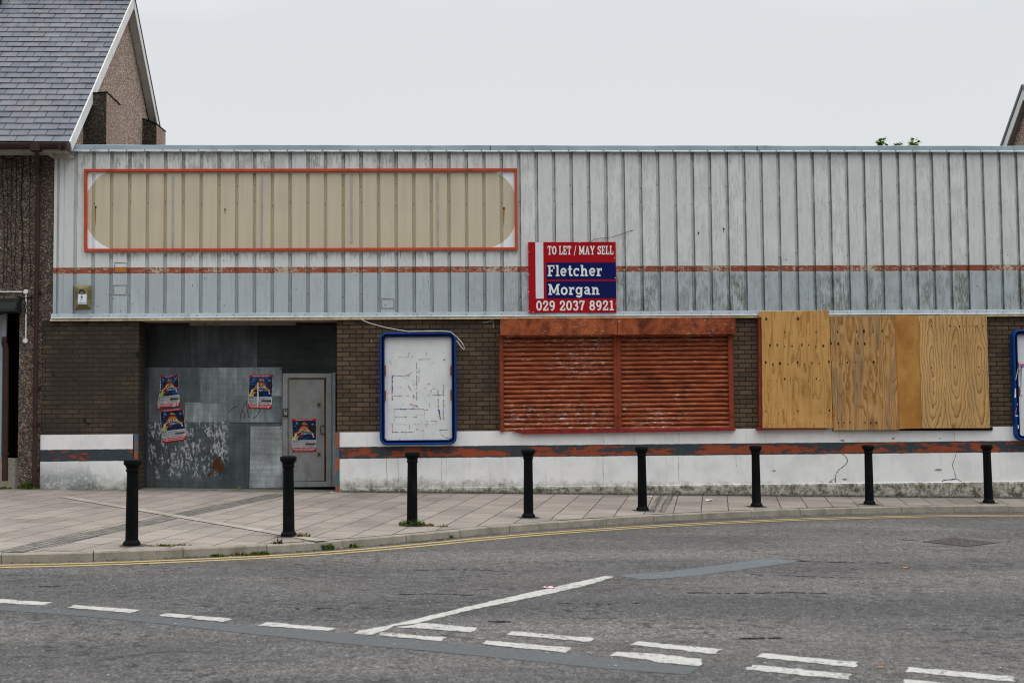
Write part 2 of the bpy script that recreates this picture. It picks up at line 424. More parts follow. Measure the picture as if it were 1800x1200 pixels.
# darker resurfaced strips
mark([z1((-300,610),(0,640),(330,662),(830,707),(1360,752),(1800,785))+z2((170,803),(727,850),(1420,918))+[(1130,1164),(1228,1172),(1234,1172),(1213,1184)]
      +z2((1800,1005),(1500,985),(1000,935),(500,885),(0,842))+z1((1200,778),(820,735),(430,697),(0,668),(-300,650))], 'road_patch_strip', MAT['patch'], .0025, .2, .006)
mark([[(1085,1011),(1200,1001),(1330,984),(1365,982),(1405,987),(1310,1000),(1200,1014),(1130,1018)]], 'road_patch', MAT['patch_light'], .0025, .15, .02)
mark([[(1630,916),(1700,915),(1830,917),(1830,932),(1740,930),(1660,926)]], 'road_patch', MAT['patch_faint'], .0025, .15, .02)
# double yellow lines
for sgn in (-1, 1):
    b = MB(); vs = []; X_ = np.arange(-14, 15, .12)
    for X in X_:
        o = float(np.interp(X, [-8, -4.8, -.15, 2.9, 9], [.24, .26, .36, .58, .80])); nn = kerb_n(X)
        for k in (-1, 1):
            q = o+sgn*.10+k*(.042+random.uniform(-.004, .004)); vs.append((X-nn[0]*q, KY(X)-nn[1]*q, RZ(X-nn[0]*q)+.004))
    b.add(vs, [(2*i, 2*i+1, 2*i+3, 2*i+2) for i in range(len(X_)-1)])
    tag(b.build('yellow_road_line', MAT['yellow_line']), kind='structure')

# ------------------------------------------------------------------ measured levels of the shop front
X0R = -6.408                                                # centre of the first cladding groove
Z_ST1, Z_ST0 = W(900,468)[2], W(900,478.5)[2]               # thin stripe on the cladding
Z_TRIM1, Z_TRIM0 = W(900,548.5)[2], W(900,556.5)[2]         # flashing under the cladding
Z_COP1, Z_COP0 = W(900,255.5)[2], W(900,268)[2]             # coping
Z_PL = W(600,759.5,.05)[2]                                  # top of the white band
Z_B1, Z_B0 = W(600,785.3,.05)[2], W(600,806,.05)[2]         # peeling band
XL = W(94.5,400)[0]                                         # left end of the cladding
XE = 11.55                                                  # right end of the building
FR = (W(151,370)[0], W(907,370)[0], W(148,440)[2]+.02, W(148,299)[2])   # sign frame inside x0,x1,z0,z1

# ------------------------------------------------------------------ materials: building
def m_cladding():
    t = MT('painted_steel_cladding'); x, y, z = t.xyz()
    up = C(183,186,185,.74); lo = C(152,160,164,.74); wh = C(205,210,215,.74); cream = C(170,161,140,.74)
    idx = t.ma('FLOOR', t.ma('DIVIDE', t.ma('SUBTRACT', x, X0R), .3))
    wn_ = t.n('ShaderNodeTexWhiteNoise', noise_dimensions='1D'); t.put(wn_.inputs['W'], idx); pr = wn_.outputs['Value']
    c = t.mix(t.sm(z, Z_ST1-.002, Z_ST1+.002), lo, up)
    c = t.mix(1, c, t.ramp(pr, [(0, .93), (1, 1.04)]), 'MULTIPLY')
    # dirt washed down the sheets, greener and heavier on the right half and under the stripe
    st = t.noise(1, 7, .68, t.scl((17, 1, 1.5))); bl = t.noise(1, 6, .7, t.scl((4.5, 1, 2.3), add=(5, 0, 3))); fine = t.noise(1, 6, .75, t.scl((55, 1, 7)))
    right = t.sm(x, -1.2, 2.5, .15, 1); low = t.sm(z, Z_ST0+.02, Z_ST0-.1, .30, 1)
    topd = t.mul(t.sm(z, Z_COP0-.75, Z_COP0-.1, 0, .8), t.sm(x, -1, 2, 1, .55))
    amt = t.ma('MAXIMUM', t.mul(right, low), topd)
    # soot under the sign frame
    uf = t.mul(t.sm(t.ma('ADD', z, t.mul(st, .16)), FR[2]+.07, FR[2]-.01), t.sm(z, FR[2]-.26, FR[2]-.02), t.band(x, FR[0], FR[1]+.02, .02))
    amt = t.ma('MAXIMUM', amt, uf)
    pm = t.sm(pr, .1, .8, .35, 1)
    d1 = t.mul(t.sm(t.ma('ADD', t.mul(st, .45), t.mul(bl, .55)), .42, .55), t.sm(fine, .36, .56), amt, pm)
    c = t.mix(t.mul(d1, .92), c, (.105, .115, .08))
    d2 = t.mul(t.sm(t.ma('ADD', t.mul(st, .5), t.mul(fine, .5)), .52, .64), .40)
    c = t.mix(d2, c, (.26, .26, .22))
    # grime and shade painted together as a dark line on each groove's right edge
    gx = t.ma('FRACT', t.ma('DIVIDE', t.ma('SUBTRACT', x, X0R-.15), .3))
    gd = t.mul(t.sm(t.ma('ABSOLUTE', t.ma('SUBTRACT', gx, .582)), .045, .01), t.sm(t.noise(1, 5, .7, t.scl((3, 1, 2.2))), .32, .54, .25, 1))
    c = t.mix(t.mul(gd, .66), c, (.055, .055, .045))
    # bright unweathered paint and the cream ghost of the old sign inside the frame
    inside = t.mul(t.band(x, FR[0], FR[1]), t.band(z, FR[2], FR[3]))
    c = t.mix(t.mul(inside, .92), c, t.mix(t.mul(d1, .35), wh, (.2, .2, .16)))
    cx, cz = (FR[0]+FR[1])/2, (FR[2]+FR[3])/2; hx, hz, r = (FR[1]-FR[0])/2+.012, (FR[3]-FR[2])/2+.012, .60
    qx = t.ma('SUBTRACT', t.ma('ABSOLUTE', t.ma('SUBTRACT', x, cx)), hx-r); qz = t.ma('SUBTRACT', t.ma('ABSOLUTE', t.ma('SUBTRACT', z, cz)), hz-r)
    qx = t.ma('MAXIMUM', qx, 0); qz = t.ma('MAXIMUM', qz, 0)
    d = t.ma('SQRT', t.ma('ADD', t.mul(qx, qx), t.mul(qz, qz)))
    d = t.ma('ADD', d, t.mul(t.ma('SUBTRACT', t.noise(9, 4, .7), .5), .05))
    pill = t.mul(t.sm(d, r+.004, r-.004), inside)
    cr_ = t.mix(1, cream, t.ramp(t.noise(1, 5, .6, t.scl((9, 1, .5))), [(.3, .92), (.7, 1.05)]), 'MULTIPLY')
    c = t.mix(pill, c, cr_)
    # orange-red stripe, chipped to the cream undercoat
    sb = t.mul(t.band(t.ma('ADD', z, t.mul(t.ma('SUBTRACT', t.noise(14, 4, .7), .5), .012)), Z_ST0, Z_ST1, .002))
    f = t.noise(1, 7, .8, t.scl((16, 16, 26))); g = t.noise(1.1, 4, .6, t.scl((1, 1, 0), add=(.7, 0, 0)))
    chip = t.sm(t.ma('ADD', t.mul(f, .62), t.mul(g, .42)), .545, .565)
    red = t.ramp(t.noise(1, 6, .7, t.scl((7, 1, 22))), [(.3, (.16, .045, .025)), (.5, (.30, .085, .048)), (.68, (.34, .12, .07))])
    red = t.mix(t.mul(t.sm(x, -1, 3), .45), red, (.17, .052, .032))
    c = t.mix(sb, c, t.mix(chip, red, (.50, .42, .32)))
    # rust tears
    v = t.vor(1.25, t.scl((1, 0, .45))); vx, vy, vz = t.xyz(v.outputs['Position'])
    h = t.noise(1, 5, .6, t.scl((28, 1, 2.4), add=(0, 0, 9)))
    c = t.mix(t.mul(t.sm(h, .665, .71), .5), c, (.36, .22, .10))
    return t.out(c, .55, .35, 0, t.noise(1, 3, .5, t.scl((2.2, 1, 1.1))), .35, .02)
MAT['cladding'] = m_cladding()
MAT['coping'] = plain('blue_grey_coping', C(136,151,160,.85), .55, .35, 0, .10, 2.2, (.16, .18, .17))
MAT['lip'] = plain('pale_flashing', C(172,178,178), .6, .3, 0, .12, 4, (.2, .2, .17))
MAT['trim'] = plain('pale_blue_trim', C(158,168,174), .6, .3, 0, .14, 5, (.16, .17, .15))
MAT['timber_edge'] = plain('weathered_timber', C(190,170,135), .8, .2, 0, .35, 12, (.12, .10, .08))
MAT['screw'] = plain('dark_screw', (.05, .048, .045), .5, .4, .3)
def m_brick():
    t = MT('dark_brown_brick'); x, y, z = t.xyz()
    b = t.n('ShaderNodeTexBrick', offset=.5); v = t.vec(t.ma('ADD', t.ma('ADD', x, y), 30), z, 0); t.put(b.inputs['Vector'], v)
    b.inputs['Scale'].default_value = 1; b.inputs['Brick Width'].default_value = .226; b.inputs['Row Height'].default_value = .0775
    b.inputs['Mortar Size'].default_value = .0075; b.inputs['Mortar Smooth'].default_value = .2; b.inputs['Bias'].default_value = 0
    t.put(b.inputs['Color1'], (.078, .053, .035)); t.put(b.inputs['Color2'], (.128, .088, .056)); t.put(b.inputs['Mortar'], (.017, .014, .012))
    c = t.mix(1, b.outputs['Color'], t.ramp(t.noise(34, 6, .8), [(.25, .6), (.5, 1), (.75, 1.4)]), 'MULTIPLY')
    # soot: heavy on the left pier and along the top, black blotches where paint-bombs hit
    so_ = t.ma('ADD', t.noise(1.1, 6, .62), t.sm(x, -4.6, -4.2, .18, 0))
    c = t.mix(t.sm(so_, .42, .74, 0, .78), c, (.032, .029, .026))
    bl = t.mul(t.sm(t.noise(5.2, 3, .5), .66, .70), t.sm(x, -4.6, -4.3, .9, .25))
    c = t.mix(bl, c, (.012, .012, .012))
    wp = t.sm(t.vor(1.7).outputs['Distance'], .035, .022, 0, 1)
    c = t.mix(t.mul(wp, .5), c, (.4, .39, .36))
    return t.out(c, .85, .25, 0, t.ma('SUBTRACT', t.mul(t.noise(45, 4, .7), .35), b.outputs['Fac']), .9, .012)
MAT['brick'] = m_brick()
def m_base():
    t = MT('white_painted_render'); x, y, z = t.xyz()
    grd = t.ma('SUBTRACT', z, t.ma('MULTIPLY_ADD', x, -.02, .24))
    n = t.noise(2.2, 7, .65); f = t.noise(21, 7, .75); m = t.noise(6, 6, .7)
    c = t.mix(1, (.76, .76, .755), t.ramp(n, [(.3, .84), (.55, 1), (.8, 1.03)]), 'MULTIPLY')
    hz = t.noise(1, 5, .6, t.scl((15, 1, .8)))
    c = t.mix(t.mul(t.sm(hz, .54, .8), .4), c, (.42, .41, .37))
    # splash zone
    k = t.ma('ADD', t.ma('ADD', t.mul(m, .5), t.mul(f, .4)), t.sm(grd, .5, 0, -.22, .22))
    c = t.mix(t.mul(t.sm(k, .44, .62), .62), c, (.30, .29, .235))
    c = t.mix(t.mul(t.sm(k, .60, .72), .8), c, (.10, .098, .07))
    # grimy projecting footing
    ft = t.mul(t.sm(y, .036, .026), t.sm(z, .337, .325))
    foot = t.mix(t.sm(t.ma('ADD', t.mul(m, .6), t.mul(f, .5)), .45, .65), (.44, .42, .36), (.07, .068, .05))
    foot = t.mix(t.sm(t.ma('ADD', grd, t.mul(m, .14)), .12, .05), foot, (.022, .024, .015))
    c = t.mix(ft, c, foot)
    # grey wash run down the left pier
    lw = t.mul(t.sm(t.ma('ADD', t.ma('ADD', x, t.mul(t.noise(1, 6, .6, t.scl((6, 1, 2.4))), 1.6)), t.mul(t.ma('ABSOLUTE', t.ma('SUBTRACT', z, .5)), .5)), -5.05, -5.45), t.sm(f, .25, .52), t.sm(z, .92, .55), t.sm(m, .22, .46), .7)
    c = t.mix(lw, c, (.20, .225, .235))
    # peeling band: slate blue over red-orange, thick flakes
    zz = t.ma('ADD', z, t.mul(t.ma('SUBTRACT', t.noise(8, 5, .7), .5), .022))
    bnd = t.band(zz, Z_B0, Z_B1, .004)
    p1 = t.noise(1, 6, .62, t.scl((1.35, 1, 4.6), add=(2.3, 0, 0))); p2 = t.noise(1, 6, .75, t.scl((8, 1, 15)))
    pp = t.ma('ADD', t.ma('ADD', t.mul(p1, .72), t.mul(p2, .28)), t.sm(x, -4, -1.2, -.055, .022))
    mid = t.sm(t.ma('ABSOLUTE', t.ma('SUBTRACT', z, (Z_B0+Z_B1)/2)), .06, .105, 0, .14)
    fl = t.sm(t.ma('SUBTRACT', pp, mid), .487, .496)
    slate = t.mix(t.noise(7, 6, .7), (.026, .035, .042), (.058, .074, .084))
    org = t.mix(t.noise(12, 7, .75), (.15, .035, .018), (.36, .085, .04))
    edge = t.mul(t.sm(t.ma('SUBTRACT', pp, mid), .472, .486), t.sm(t.ma('SUBTRACT', pp, mid), .50, .488))
    bc = t.mix(fl, slate, org); bc = t.mix(t.mul(edge, .55), bc, (.06, .025, .015))
    c = t.mix(bnd, c, bc)
    return t.out(c, .75, .3, 0, t.ma('ADD', t.ma('ADD', t.mul(f, .35), n), t.mul(t.mul(bnd, fl), -.5)), .45, .012)
MAT['base'] = m_base()
MAT['crack'] = plain('crack', (.10, .095, .08), .9, .1)
def m_steel(name, tone, dark=.3, perf=True, var=.2, seed=0, residue=False, pitch=.03, horiz=False):
    t = MT(name); x, y, z = t.xyz()
    n = t.noise(1, 6, .65, t.scl((1.5, 1, 1.2), add=(seed*3.1, 0, seed))); st = t.noise(1, 4, .6, t.scl((14, 1, .9), add=(seed, 0, 0)) if not horiz else t.scl((.9, 1, 16), add=(seed, 0, 0)))
    c = t.mix(1, tone, t.ramp(t.ma('ADD', t.mul(n, .7), t.mul(st, .3)), [(.33, 1-var*1.5), (.5, 1), (.66, 1+var*2.4)]), 'MULTIPLY')  # broad lighter blotches in the tone stand in for reflections on the steel
    if residue:
        f = t.noise(1, 8, .8, t.scl((6.5, 1, 4.6))); g = t.noise(1, 5, .6, t.scl((34, 1, 12)))
        rr = t.mul(t.sm(t.ma('ADD', t.mul(f, .62), t.mul(g, .38)), .505, .55), t.band(x, RES[0], RES[1], .06), t.band(z, RES[2], RES[3], .06))
        c = t.mix(t.mul(rr, .85), c, t.mix(g, (.22, .25, .28), (.62, .62, .66)))
        ru = t.mul(t.sm(t.noise(3.4, 6, .7, t.scl((1, 1, 1), add=(1.7, 0, 4))), .60, .66), t.band(x, RES[0]+.1, RES[1]+.05, .05), t.band(z, RES[2]-.1, RES[3], .05))
        bx, bz = W(383,818,.53)[0], W(383,818,.53)[2]
        rd = t.ma('SQRT', t.ma('ADD', t.ma('POWER', t.ma('SUBTRACT', x, bx), 2), t.ma('POWER', t.ma('SUBTRACT', z, bz), 2)))
        ru = t.ma('MAXIMUM', ru, t.sm(t.ma('ADD', rd, t.mul(t.ma('SUBTRACT', t.noise(9, 6, .75), .5), .40)), .13, .08))
        c = t.mix(ru, c, t.mix(t.noise(19, 6, .7), (.018, .008, .005), (.15, .055, .016)))
    hole = None
    if perf:
        r = t.n('ShaderNodeVectorRotate', rotation_type='Y_AXIS'); t.put(r.inputs['Vector'], t.vec(x, 0, z)); r.inputs['Angle'].default_value = rad(45)
        vv = t.vor(1/pitch*1.0, r.outputs[0], rnd=0); hole = t.sm(vv.outputs['Distance'], .36, .26)
        k = t.mul(hole, 1-dark*.0) if not residue else t.mul(hole, t.ma('SUBTRACT', 1, t.mul(rr, .6)))
        c = t.mix(t.mul(k, .50), c, (.012, .014, .015))
    return t.out(c, .48, .4, .35, hole if hole is not None else n, .3, .003)
MAT['door'] = plain('grey_steel_door', (.20,.208,.20), .6, .3, .1, .24, 3.5, (.13, .12, .10))
MAT['door_frame'] = plain('grey_steel_door_frame', (.21,.225,.226), .6, .3, .1, .12, 4, (.12, .11, .09))
MAT['rust'] = plain('rust', (.12, .055, .025), .9, .15, 0, .5, 18)
MAT['black'] = plain('black_void', (.008, .008, .008), .9, .1)
MAT['soffit'] = plain('beige_soffit', (.42, .39, .33), .8, .2, 0, .15, 3, (.15, .13, .11))
def m_rustpaint(name, a, b, chips=.62, dark=(.05, .02, .012), sx=3.0, sz=30):
    t = MT(name); n = t.noise(1, 7, .7, t.scl((sx, 3, sz))); m = t.noise(1.7, 6, .65); f = t.noise(1, 7, .8, t.scl((11, 11, 46)))
    c = t.mix(t.sm(n, .32, .68), a, b)
    c = t.mix(t.mul(t.sm(m, .5, .72), .6), c, dark)
    gr = t.sm(t.noise(.9, 4, .6, t.scl((1, 1, 1.4), add=(4, 0, 2))), .34, .62, -.05, .05)
    ch = t.sm(t.ma('ADD', f, gr), chips+.045, chips+.07)
    c = t.mix(ch, c, (.62, .58, .55))
    return t.out(c, .62, .3, 0, n, .25, .004)
MAT['shutter'] = m_rustpaint('rusty_red_slats', (.17, .029, .014), (.45, .130, .052), .562)
MAT['shutter_box'] = m_rustpaint('rusty_shutter_housing', (.12, .022, .010), (.38, .10, .034), .60, (.028, .010, .007), 5, 4)
MAT['guide'] = plain('red_oxide_guide', (.22, .044, .020), .65, .3, 0, .22, 6, (.10, .03, .02))
MAT['red_sill'] = plain('crimson_sill', (.22, .022, .024), .7, .3, 0, .35, 9, (.07, .03, .025))
MAT['corner_strip'] = (lambda t: t.out(t.mix(t.sm(t.noise(1, 6, .7, t.scl((6, 6, 5))), .5, .52), (.075, .115, .145), t.mix(t.noise(20), (.2, .05, .02), (.4, .12, .05))), .75, .3))(MT('peeling_corner_strip'))
MAT['felt'] = plain('roof_felt', (.06, .06, .062), .9, .2)

# ------------------------------------------------------------------ the shop building
shop = thing('shop_building', 'long flat-roofed derelict shop clad in pale ribbed steel over dark brick and white base', 'building', (0, 0, 0))
# cladding: wide pans with narrow recessed grooves
prof = [(XL-.001, .5), (XL, .0), (XL+.045, .0), (XL+.055, .03), (XL+.075, .03), (XL+.08, 0)]
xa = W(109,400)[0]
prof += [(xa, 0), (xa+.012, .012), (xa+.03, .012), (xa+.04, 0)]
i = 0
while X0R+.3*i < XE-.1:
    gx = X0R+.3*i
    if gx > xa+.1: prof += [(gx-.030, 0), (gx-.024, .042), (gx+.026, .042), (gx+.030, 0)]
    i += 1
NG = i
prof += [(XE, 0), (XE, .5)]
b = MB(); zt, zb = Z_COP0+.05, Z_TRIM1-.03; k = len(prof)
rs = np.random.RandomState(3); zl = np.linspace(zb, zt, 9)
dy = rs.uniform(-.0035, .0035, (k, 9))
vs = [(x, y+(dy[i//4*4 % k][j] if y < .1 else 0), z) for j, z in enumerate(zl) for i, (x, y) in enumerate(prof)]
b.add(vs, [(j*k+i, j*k+i+1, (j+1)*k+i+1, (j+1)*k+i) for j in range(8) for i in range(k-1)], 0)
rs = np.random.RandomState(5)
def screw(x, y, z, r=.009):
    n = 6; b.add([(x, y-.008, z)]+[(x+r*math.cos(a*math.pi/3), y-.004, z+r*math.sin(a*math.pi/3)) for a in range(n)], [(0, 1+a, 1+(a+1) % n) for a in range(n)], 1)
for i in range(1, NG):
    gx = X0R+.3*i
    screw(gx+rs.uniform(-.006, .006), .042, Z_COP0-rs.uniform(.05, .12))
    for zz in (W(900,357)[2], W(900,448)[2], W(900,520)[2], W(900,327)[2]):
        if rs.rand() < (.85 if zz == W(900,357)[2] else .4): screw(gx+rs.uniform(-.008, .008), .042, zz+rs.uniform(-.05, .05))
    for q in range(3):
        if rs.rand() < .35: screw(gx+rs.uniform(.05, .25), 0.0, rs.uniform(Z_TRIM1+.05, Z_ST1+.3), rs.uniform(.006, .011))
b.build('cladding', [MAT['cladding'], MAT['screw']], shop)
# ghost outlines of removed plates
MARK = plain('faded_outline', (.16, .155, .13), .8, .1, 0, .6, 30); OCHRE = plain('ochre_stain', (.42, .17, .045), .8, .2, 0, .25, 20)
for x0, x1, y0, y1 in ((201.5,223,462.5,478.5), (200.5,222.5,501,517.5), (671,693,525,542)):
    a, c = W(x0, y0, -.0), W(x1, y1, 0)
    loop = [(a[0], a[2]), (c[0], a[2]), (c[0], c[2]), (a[0], c[2])]
    b = MB(); b.ribbon([(p[0]+rs.uniform(-.01, .01), p[1]+rs.uniform(-.01, .01)) for p in loop], .009, -.006, 0, True)
    if y0 < 470:
        e0, e1 = W(202.5, 469.5), W(222, 478); b.quad((e0[0], -.005, e0[2]), (e1[0], -.005, e0[2]), (e1[0], -.005, e1[2]), (e0[0], -.005, e1[2]), 1)
    b.build('fixing_mark', [MARK, OCHRE], shop)
# rust tears from old fixings, and the odd dark scuff
RTEAR = plain('rust_tear', (.30, .15, .04), .85, .15, 0, .5, 26); RDARK = plain('rust_hole', (.05, .025, .015), .9, .1, 0, .4, 40)
for x, y, wd, L in ((168,364,2.4,36), (885.5,366,2.6,34), (395.5,368,1.6,9), (448,306,1.4,10), (1272,402,2.2,9), (1228,409,1.6,5), (704,438,1.5,18)):
    b = MB(); a = W(x, y, -.004); hw_ = wd*.0048; zl_ = L*.0097
    b.add([(a[0]-hw_, -.004, a[2]-.01), (a[0]-hw_*.7, -.004, a[2]-zl_*.6), (a[0]-hw_*.2, -.004, a[2]-zl_), (a[0]+hw_*.4, -.004, a[2]-zl_*.7), (a[0]+hw_, -.004, a[2]-.01)], [(0,1,2,3,4)], 0)
    b.add([(a[0]-hw_*1.4, -.0044, a[2]+.012), (a[0]-hw_*1.2, -.0044, a[2]-.016), (a[0]+hw_*.9, -.0044, a[2]-.022), (a[0]+hw_*1.8, -.0044, a[2]-.004), (a[0]+hw_*1.1, -.0044, a[2]+.016)], [(0,1,2,3,4)], 1)
    b.build('rust_streak', [RTEAR, RDARK], shop)
# coping with scalloped lip
b = MB(); ns = 220; X_ = np.linspace(W(92,262)[0], XE, ns)
vs = []
for X in X_:
    sc = .006*abs(math.sin((X-X0R)/.3*math.pi)); cw = .004*math.sin(X*1.7)+.003*math.sin(X*5.1)
    vs += [(X, .45, Z_COP1-.06), (X, .0, Z_COP1+cw*.5), (X, -.035, Z_COP1-.012+cw*.5), (X, -.042+cw, Z_COP0+.028), (X, -.055+cw, Z_COP0+.014), (X, -.05+cw, Z_COP0-sc), (X, -.03, Z_COP0+.01)]
for i in range(ns-1):
    for m in range(6): b.add([vs[i*7+m], vs[i*7+7+m], vs[i*7+8+m], vs[i*7+1+m]], [(0, 1, 2, 3)], 1 if m >= 3 else 0)
for i in range(NG):
    gx = X0R+.3*i-.04
    if gx < W(100,260)[0]: continue
    n = 6; b.add([(gx, -.066, Z_COP0+.022)]+[(gx+.011*math.cos(a*math.pi/3), -.056, Z_COP0+.022+.011*math.sin(a*math.pi/3)) for a in range(n)], [(0, 1+a, 1+(a+1) % n) for a in range(n)], 2)
for x in (862, 1330):
    X = W(x, 262)[0]; b.box(X-.004, X+.004, -.0475, -.03, Z_COP0+.02, Z_COP1-.014, 2)
b.build('coping', [MAT['coping'], MAT['lip'], MAT['screw']], shop)
# flashing and timber edge below the cladding
b = MB(); X_ = np.linspace(W(90,552)[0], XE, 120); vs = []
for X in X_:
    q = .004*math.sin(X*2.3)+.003*math.sin(X*6.1)
    vs += [(X, .03, Z_TRIM1+.01), (X, -.014+q, Z_TRIM1), (X, -.016+q, Z_TRIM0+.022), (X, -.028+q, Z_TRIM0+.004), (X, .08, Z_TRIM0)]
for i in range(len(X_)-1):
    for m in range(4): b.add([vs[i*5+m], vs[i*5+5+m], vs[i*5+6+m], vs[i*5+1+m]], [(0, 1, 2, 3)], 0)
for i in range(NG):
    gx = X0R+.3*i-.02+rs.uniform(-.03, .03); screw(gx, -.017, Z_TRIM0+.045+rs.uniform(-.008, .008), .008)
b.build('cladding_trim', [MAT['trim'], MAT['screw']], shop)
b = MB(); b.box(W(88,558)[0], XE, -.012, .058, Z_TRIM0-.038, Z_TRIM0-.004)
b.build('timber_edge', MAT['timber_edge'], shop, .004)

# brick walls (left pier, main wall) and their white painted base
XA0, XA1 = W(73,700,.06)[0], W(243,700,.06)[0]
XB0 = W(592,700,.06)[0]
ZTB = Z_TRIM0-.02
b = MB()
b.box(XA0, XA1, .06, .66, -.3, ZTB); b.box(XB0, XE, .06, .66, -.3, ZTB)
b.build('brick_wall', MAT['brick'], shop, .012)
XP1 = W(233.5,800,.05)[0]; XP2 = W(597,800,.05)[0]
b = MB()
b.box(XA0-.005, XP1, .045, .064, -.25, Z_PL); b.box(XP2, XE, .045, .064, -.25, Z_PL-.0)
xr = W(1232+520,752,.045)[0]
# projecting footing on the right
n = 90; X_ = np.linspace(-1.93, XE, n); vs = []
for X in X_:
    q = .006*math.sin(X*3.1)+.004*math.sin(X*9.7)
    vs += [(X, .05, .338), (X, .006+q, .322+q*.4), (X, -.004+q, .30), (X, -.006+q*1.4, -.2)]
for i in range(n-1):
    for m in range(3): b.add([vs[i*4+m], vs[i*4+4+m], vs[i*4+5+m], vs[i*4+1+m]], [(0, 1, 2, 3)], 0)
b.quad(vs[0], vs[1], vs[2], vs[3])
b.build('wall_base', MAT['base'], shop)
# cracks and joints in the render
b = MB()
def z8(*p): return [(1280+x/3.333, 520+y/3.333) for x, y in p]
def crk(px, wd, Y=.0435):
    pts = []
    for (x0, y0), (x1, y1) in zip(px[:-1], px[1:]):
        for j in range(4): pts.append((x0+(x1-x0)*j/4+rs.uniform(-.7, .7), y0+(y1-y0)*j/4+rs.uniform(-.5, .5)))
    pts.append(px[-1]); q = [W(x, y, Y) for x, y in pts]
    for i in range(len(q)-1):
        ww = wd*rs.uniform(.35, 1.3); b.ribbon([(q[i][0], q[i][2]), (q[i+1][0], q[i+1][2])], ww, Y-.0004*(i % 2))
crk(z8((668,925),(690,940),(702,965),(690,985),(650,1015),(636,1035),(628,1065),(600,1085),(583,1100)), .012)
crk(z8((628,1065),(627,1090)), .02); crk(z8((600,1085),(615,1098)), .014)
crk(z8((1335,920),(1325,955),(1314,985),(1325,1030),(1338,1070)), .010); crk(z8((1338,1072),(1300,1075),(1262,1080),(1250,1088)), .016)
crk(z8((1338,1072),(1362,1082),(1378,1100)), .010)
for x, y0, y1 in ((679.5,806,858), (699.5,806,850), (776,808,850), (1060,801,850), (1193,800,850), (1193,760,778), (1677,752,775), (1060,762,780), (1294,800,820)):
    crk([(x, y0), (x+.6, y1)], .005)
for x, y, r in ((1360,827,5), (1650,826,7), (1481,774,5), (1570,770,4), (1652,770,3), (1485,842,6), (880,851,5)):
    a = W(x, y, .0436); nn = 7; b.add([(a[0]+r*.01*rs.uniform(.5, 1.2)*math.cos(j*6.28/nn), .0436, a[2]+r*.004*rs.uniform(.5, 1.2)*math.sin(j*6.28/nn)) for j in range(nn)], [tuple(range(nn))], 1)
b.build('wall_crack', [MAT['crack'], plain('bare_render', (.30, .27, .21), .9, .1, 0, .3, 30)], shop)
# doorway: corner strips, soffit, jambs, back wall
b = MB()
b.box(W(235.5,800,.04)[0], W(242,800,.04)[0], .035, .09, -.2, Z_PL); b.build('corner_strip', MAT['corner_strip'], shop)
b = MB(); b.box(W(589.5,800,.04)[0], XP2-.004, .035, .09, -.2, Z_PL); b.build('corner_strip', MAT['corner_strip'], shop)
YB = .56
b = MB(); b.box(XA1+.01, XB0-.01, .085, YB+.2, ZTB-.015, ZTB+.05); b.build('soffit', MAT['soffit'], shop)
b = MB(); b.box(XA1-.1, XB0+.1, YB+.03, YB+.12, -.2, ZTB-.02); b.build('doorway_back_wall', plain('dark_steel_backing', (.035, .04, .042), .7, .3, .2), shop)
b = MB(); a, c = W(334,564,.45), W(520,571,.45); b.box(a[0], c[0], .40, YB+.02, c[2], a[2]+.02); b.build('lintel_beam', plain('brown_lintel', (.2, .17, .13), .8, .2, 0, .3), shop, .006)
b = MB(); a = W(300,568,YB-.01); b.box(XA1+.01, W(334,564,.45)[0]-.01, YB-.02, YB+.03, a[2]-.02, a[2]+.02); b.build('door_head', plain('dark_red_head', (.10, .02, .018), .7), shop); b = MB(); b.box(W(520,571,.45)[0]+.01, XB0-.01, YB-.02, YB+.03, a[2]-.02, a[2]+.02)
b.build('door_head', plain('dark_red_head', (.10, .02, .018), .7), shop)
# flat roof and hidden walls
b = MB(); b.box(XL+.01, XE-.01, .3, 9.0, 5.86, 5.93); b.build('roof', MAT['felt'], shop)
b = MB(); b.box(XL+.02, XL+.14, .68, 8.98, -.3, 5.85); b.box(XE-.14, XE-.02, .68, 8.98, -.3, 5.85); b.box(XL+.16, XE-.16, 8.8, 8.98, -.3, 5.85)
b.build('rear_wall', MAT['brick'], shop)

# steel door in the doorway
YD = .50
dr = MB(); dr.wallpoly([(507,665),(570.5,665),(570.5,845),(507,846)], YD, .04)
door = dr.build('door', MAT['door'], shop, .004)
f = MB()
for px, y in (([(496.5,656),(507,656),(507,857),(496.5,857)], YD-.02), ([(507,656),(583,656),(583,664),(507,664)], YD-.021), ([(573,664),(583,664),(583,852),(573,852)], YD-.02), ([(507,847),(583,846),(583,855),(507,856)], YD-.021)):
    f.wallpoly(px, y, .06)
f.build('door_frame', MAT['door_frame'], door, .004)
f = MB()
f.wallpoly([(506,664.2),(571,664.2),(571,666.8),(506,666.8)], YD-.004, .003); f.wallpoly([(569.5,667),(571,667),(571.4,846),(569.8,846)], YD-.0045, .003)
f.wallpoly([(505.5,666),(506.8,666),(506.8,846),(505.5,846)], YD-.0225, .002); f.wallpoly([(572.0,690),(573.2,690),(573.4,800),(572.2,800)], YD-.004, .003)
f.build('rusty_edge', MAT['rust'], door)
f = MB()
for y in (711, 798):
    f.wallpoly([(557.5,y-3.5),(563.5,y-3.5),(563.5,y+3.5),(557.5,y+3.5)], YD-.012, .011); f.wallpoly([(559.3,y-1.6),(561.8,y-1.6),(561.8,y+1.6),(559.3,y+1.6)], YD-.016, .003, 1)
f.build('lock_plate', [plain('brown_lock_plate', (.14, .11, .08), .7), MAT['black']], door)
f = MB(); a, c = W(564,748,YD-.04), W(564,762,YD-.04)
